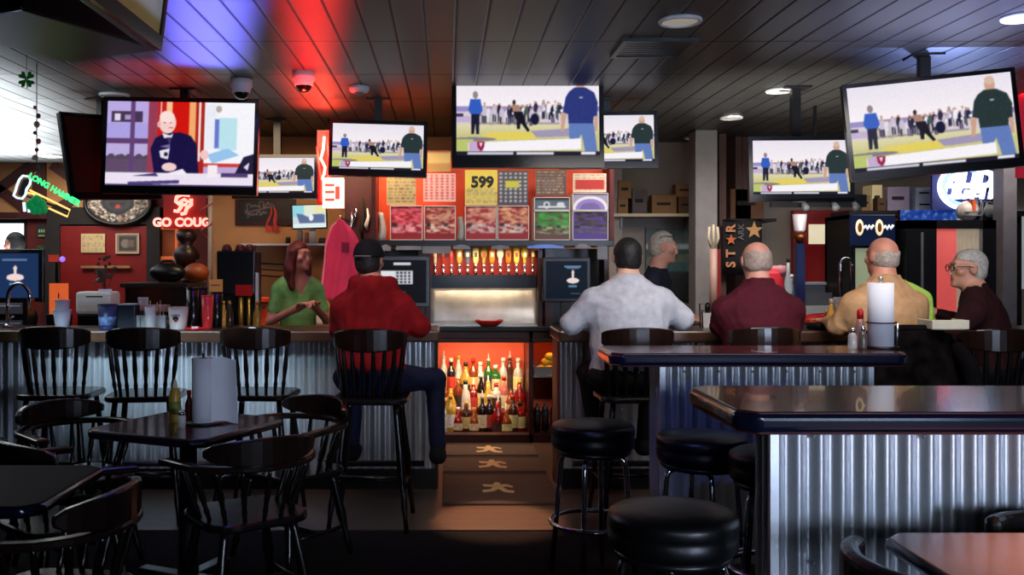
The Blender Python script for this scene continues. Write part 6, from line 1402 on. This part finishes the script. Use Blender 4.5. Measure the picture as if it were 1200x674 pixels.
person('grey-haired bartender in a dark shirt with sunglasses on the head, behind the bar', (1.555,7.05,0), -2.05, dict(scale=.985,bw=1.0,sw=.18,lean=.03,yaw=.25,pitch=-.12,elL=(-.26,.02,1.15),elR=(.26,.02,1.15),wrL=(-.12,.26,1.12),wrR=(.12,.26,1.12),shirt=('shirt_navy',(30,34,50)),sleeve='short',hairname='ash',hair=(176,166,150),hairtype='short',glasses=(.072,.035),skin=(206,150,130)))
person('person with dark hair and dark clothes standing by the bright window at far left', (X(23,9.4),9.4,0), 1.2, dict(scale=1.03,bw=1.05,lean=.02,shirt=('coat_black',(22,22,24)),garment='coat',hairname='black',hair=(18,15,15),hairtype='short',skin=(150,100,84),res=.011))
# lime green work vest worn on the right side of the man in tan
tp, H_, sz_, ln_ = TAN
shR = np.array((.205,ln_,sz_-.07)); elR = np.array((.26,.14,1.12))
vo = blob('vest', [('c',(.10,ln_+.02,sz_+.045),shR+np.array((.015,.02,.01)),.062,.092),('c',shR+np.array((.015,.02,.01)),elR+np.array((.02,.02,.03)),.092,.083)], mat('hi_vis_lime',(168,206,84),.75,emit=.03,var=.15), tp, h=.01,
     cut=lambda P: np.maximum((.135+.42*np.clip(sz_+.03-P[...,2],0,1)+.012*np.sin(P[...,2]*40))-P[...,0], (ln_-.035)-P[...,1]), fold=.012)
vo['label'] = 'lime green vest on the right side'
# ================================================================== camera and light
cam = bpy.data.cameras.new('camera'); co = bpy.data.objects.new('camera', cam); COL.objects.link(co)
co.location = (0,0,EYE); co.rotation_euler = (PI/2,0,0)
cam.sensor_width = 36; cam.sensor_fit = 'HORIZONTAL'; cam.lens = 36*F/1200
cam.shift_x = (600-VX)/1200; cam.shift_y = -(337-VY)/1200
cam.clip_start = .05
SC.camera = co
SC.view_settings.view_transform = 'Standard'; SC.view_settings.look = 'None'
SC.view_settings.exposure = 0; SC.view_settings.gamma = 1
wd = bpy.data.worlds.new('world'); SC.world = wd; wd.use_nodes = True
bg = wd.node_tree.nodes['Background']; bg.inputs[0].default_value = (.10,.13,.2,1); bg.inputs[1].default_value = .035

def area(name, loc, target, size, power, col, size_y=None, spread=PI):
    l = bpy.data.lights.new(name,'AREA'); l.energy = power; l.color = col; l.shape = 'RECTANGLE'
    l.size = size; l.size_y = size_y or size; l.spread = spread
    o = bpy.data.objects.new(name,l); COL.objects.link(o); o.location = loc
    o.rotation_euler = (Vector(target)-Vector(loc)).to_track_quat('-Z','Y').to_euler()
    return o
def spot(name, loc, target, power, col, angle, blend=.5, r=.03):
    l = bpy.data.lights.new(name,'SPOT'); l.energy = power; l.color = col; l.spot_size = angle; l.spot_blend = blend; l.shadow_soft_size = r
    o = bpy.data.objects.new(name,l); COL.objects.link(o); o.location = loc
    o.rotation_euler = (Vector(target)-Vector(loc)).to_track_quat('-Z','Y').to_euler()
    return o
# daylight from the street windows behind the camera, on the right: cool light on the near bars
area('street_window_light', (3.4,-2.6,1.5), (1.6,2.9,.75), 1.6, 34, (.62,.74,1.0), 1.0, 1.2)
area('street_window_light_left', (.6,-2.8,1.9), (1.2,5.5,1.2), 1.2, 2.5, (.75,.85,1.0), .8, .8)
# added upward fills standing in for neon reflections and glow on the planks
def up_strip(name, a, b, z, width, power, col, spread):
    l = bpy.data.lights.new(name,'AREA'); l.shape = 'RECTANGLE'; l.energy = power; l.color = col; l.spread = spread
    dx, dy = b[0]-a[0], b[1]-a[1]; l.size = width; l.size_y = math.hypot(dx,dy)
    o = bpy.data.objects.new(name,l); COL.objects.link(o); o.location = ((a[0]+b[0])/2,(a[1]+b[1])/2,z); o.rotation_euler = (PI,0,math.atan2(dx,-dy))
    return o
up_strip('blue_streak_fill', (-1.10,4.35), (-1.52,5.9), 2.2, .36, 100, (.15,.15,1.0), .6)
up_strip('red_streak_fill', (-.62,4.3), (-.86,6.0), 2.2, .22, 34, (1.0,.02,.02), .6)
up_strip('red_streak_fill', (-.88,6.1), (-1.0,7.5), 2.3, .28, 44, (1.0,.04,.02), .9)
spot('red_streak_fill_left', (-1.95,6.25,2.1), (-1.95,6.2,2.75), 60, (1.0,.03,.02), 1.4, .6)
spot('blue_neon_fill', (3.3,6.2,2.0), (3.2,5.6,2.75), 160, (.30,.42,1.0), 1.5, .8)
up_strip('left_window_bounce', (-3.3,5.8), (-5.2,10.6), 1.55, 1.1, 210, (.9,.97,1.0), 1.5)
up_strip('ceiling_wash_blue', (2.3,4.2), (3.0,5.2), 2.0, .9, 26, (.45,.5,1.0), 1.6)
area('ceiling_wash_right', (2.5,6.6,1.9), (2.5,7.0,2.75), 1.2, 26, (.9,.88,.8), 1.2, 2.0)
area('ceiling_wash_center', (.1,4.6,1.95), (.1,5.2,2.75), 1.2, 2, (.8,.82,.9), 1.6)
spot('blue_side_fill', (.15,2.6,2.2), (1.3,4.7,.55), 45, (.22,.28,1.0), .55, .8)  # added blue fill on the middle bar, no lamp stands there
# lights behind the bar and around the room, some added as fill
area('back_bar_light', (-1.1,7.7,2.65), (-1.1,8.6,1.3), 1.6, 26, (1.0,.72,.45), .5, 2.0)
area('back_bar_light_right', (2.4,7.6,2.6), (2.4,8.4,1.2), 2.2, 16, (1.0,.9,.8), .6, 2.0)
area('far_right_light', (4.6,7.4,2.6), (4.6,8.4,1.2), 1.6, 10, (1.0,.92,.85), .6, 2.0)
area('pull_tab_light', (.43,7.35,2.45), (.43,7.85,1.95), 1.8, 4.5, (1.0,.9,.75), .12, 2.4)
area('patron_light', (1.9,4.2,2.68), (1.9,5.7,1.2), 2.2, 20, (1.0,.93,.88), .5, 1.4)
area('patron_light_left', (-.6,4.6,2.68), (-.5,5.7,1.2), 1.0, 3.5, (1.0,.8,.75), .4, 1.2)
area('entry_light', (-4.2,10.6,2.6), (-4.2,11.5,1.4), 1.2, 9, (1.0,.85,.7), .5, 2.2)
spot('opening_light', (.33,6.3,1.9), (.30,5.5,0), 330, (1.0,.50,.30), .42, .6)
area('tap_alcove_light', (.32,7.86,1.6), (.32,8.08,1.2), .8, 2.2, (1.0,.75,.45), .05, 2.6)
area('bottle_light', (.3,7.9,.84), (.3,8.25,.2), .7, 5, (1.0,.72,.45), .04, 2.6)
spot('corner_table_light', (2.3,2.3,2.6), (1.72,2.25,.75), 480, (1.0,.5,.15), .55, 1.0)
area('bar_front_fill', (-2.0,4.9,1.75), (-1.8,6.27,.72), 1.6, 5, (.62,.85,1.0), .10, .5)  # added to draw highlights along the ribs, no fitting there
area('bartender_fill', (-1.5,6.55,2.6), (-1.1,7.1,1.3), .5, 3.2, (1.0,.8,.65), .4, 1.2)  # added over the bartender to brighten her
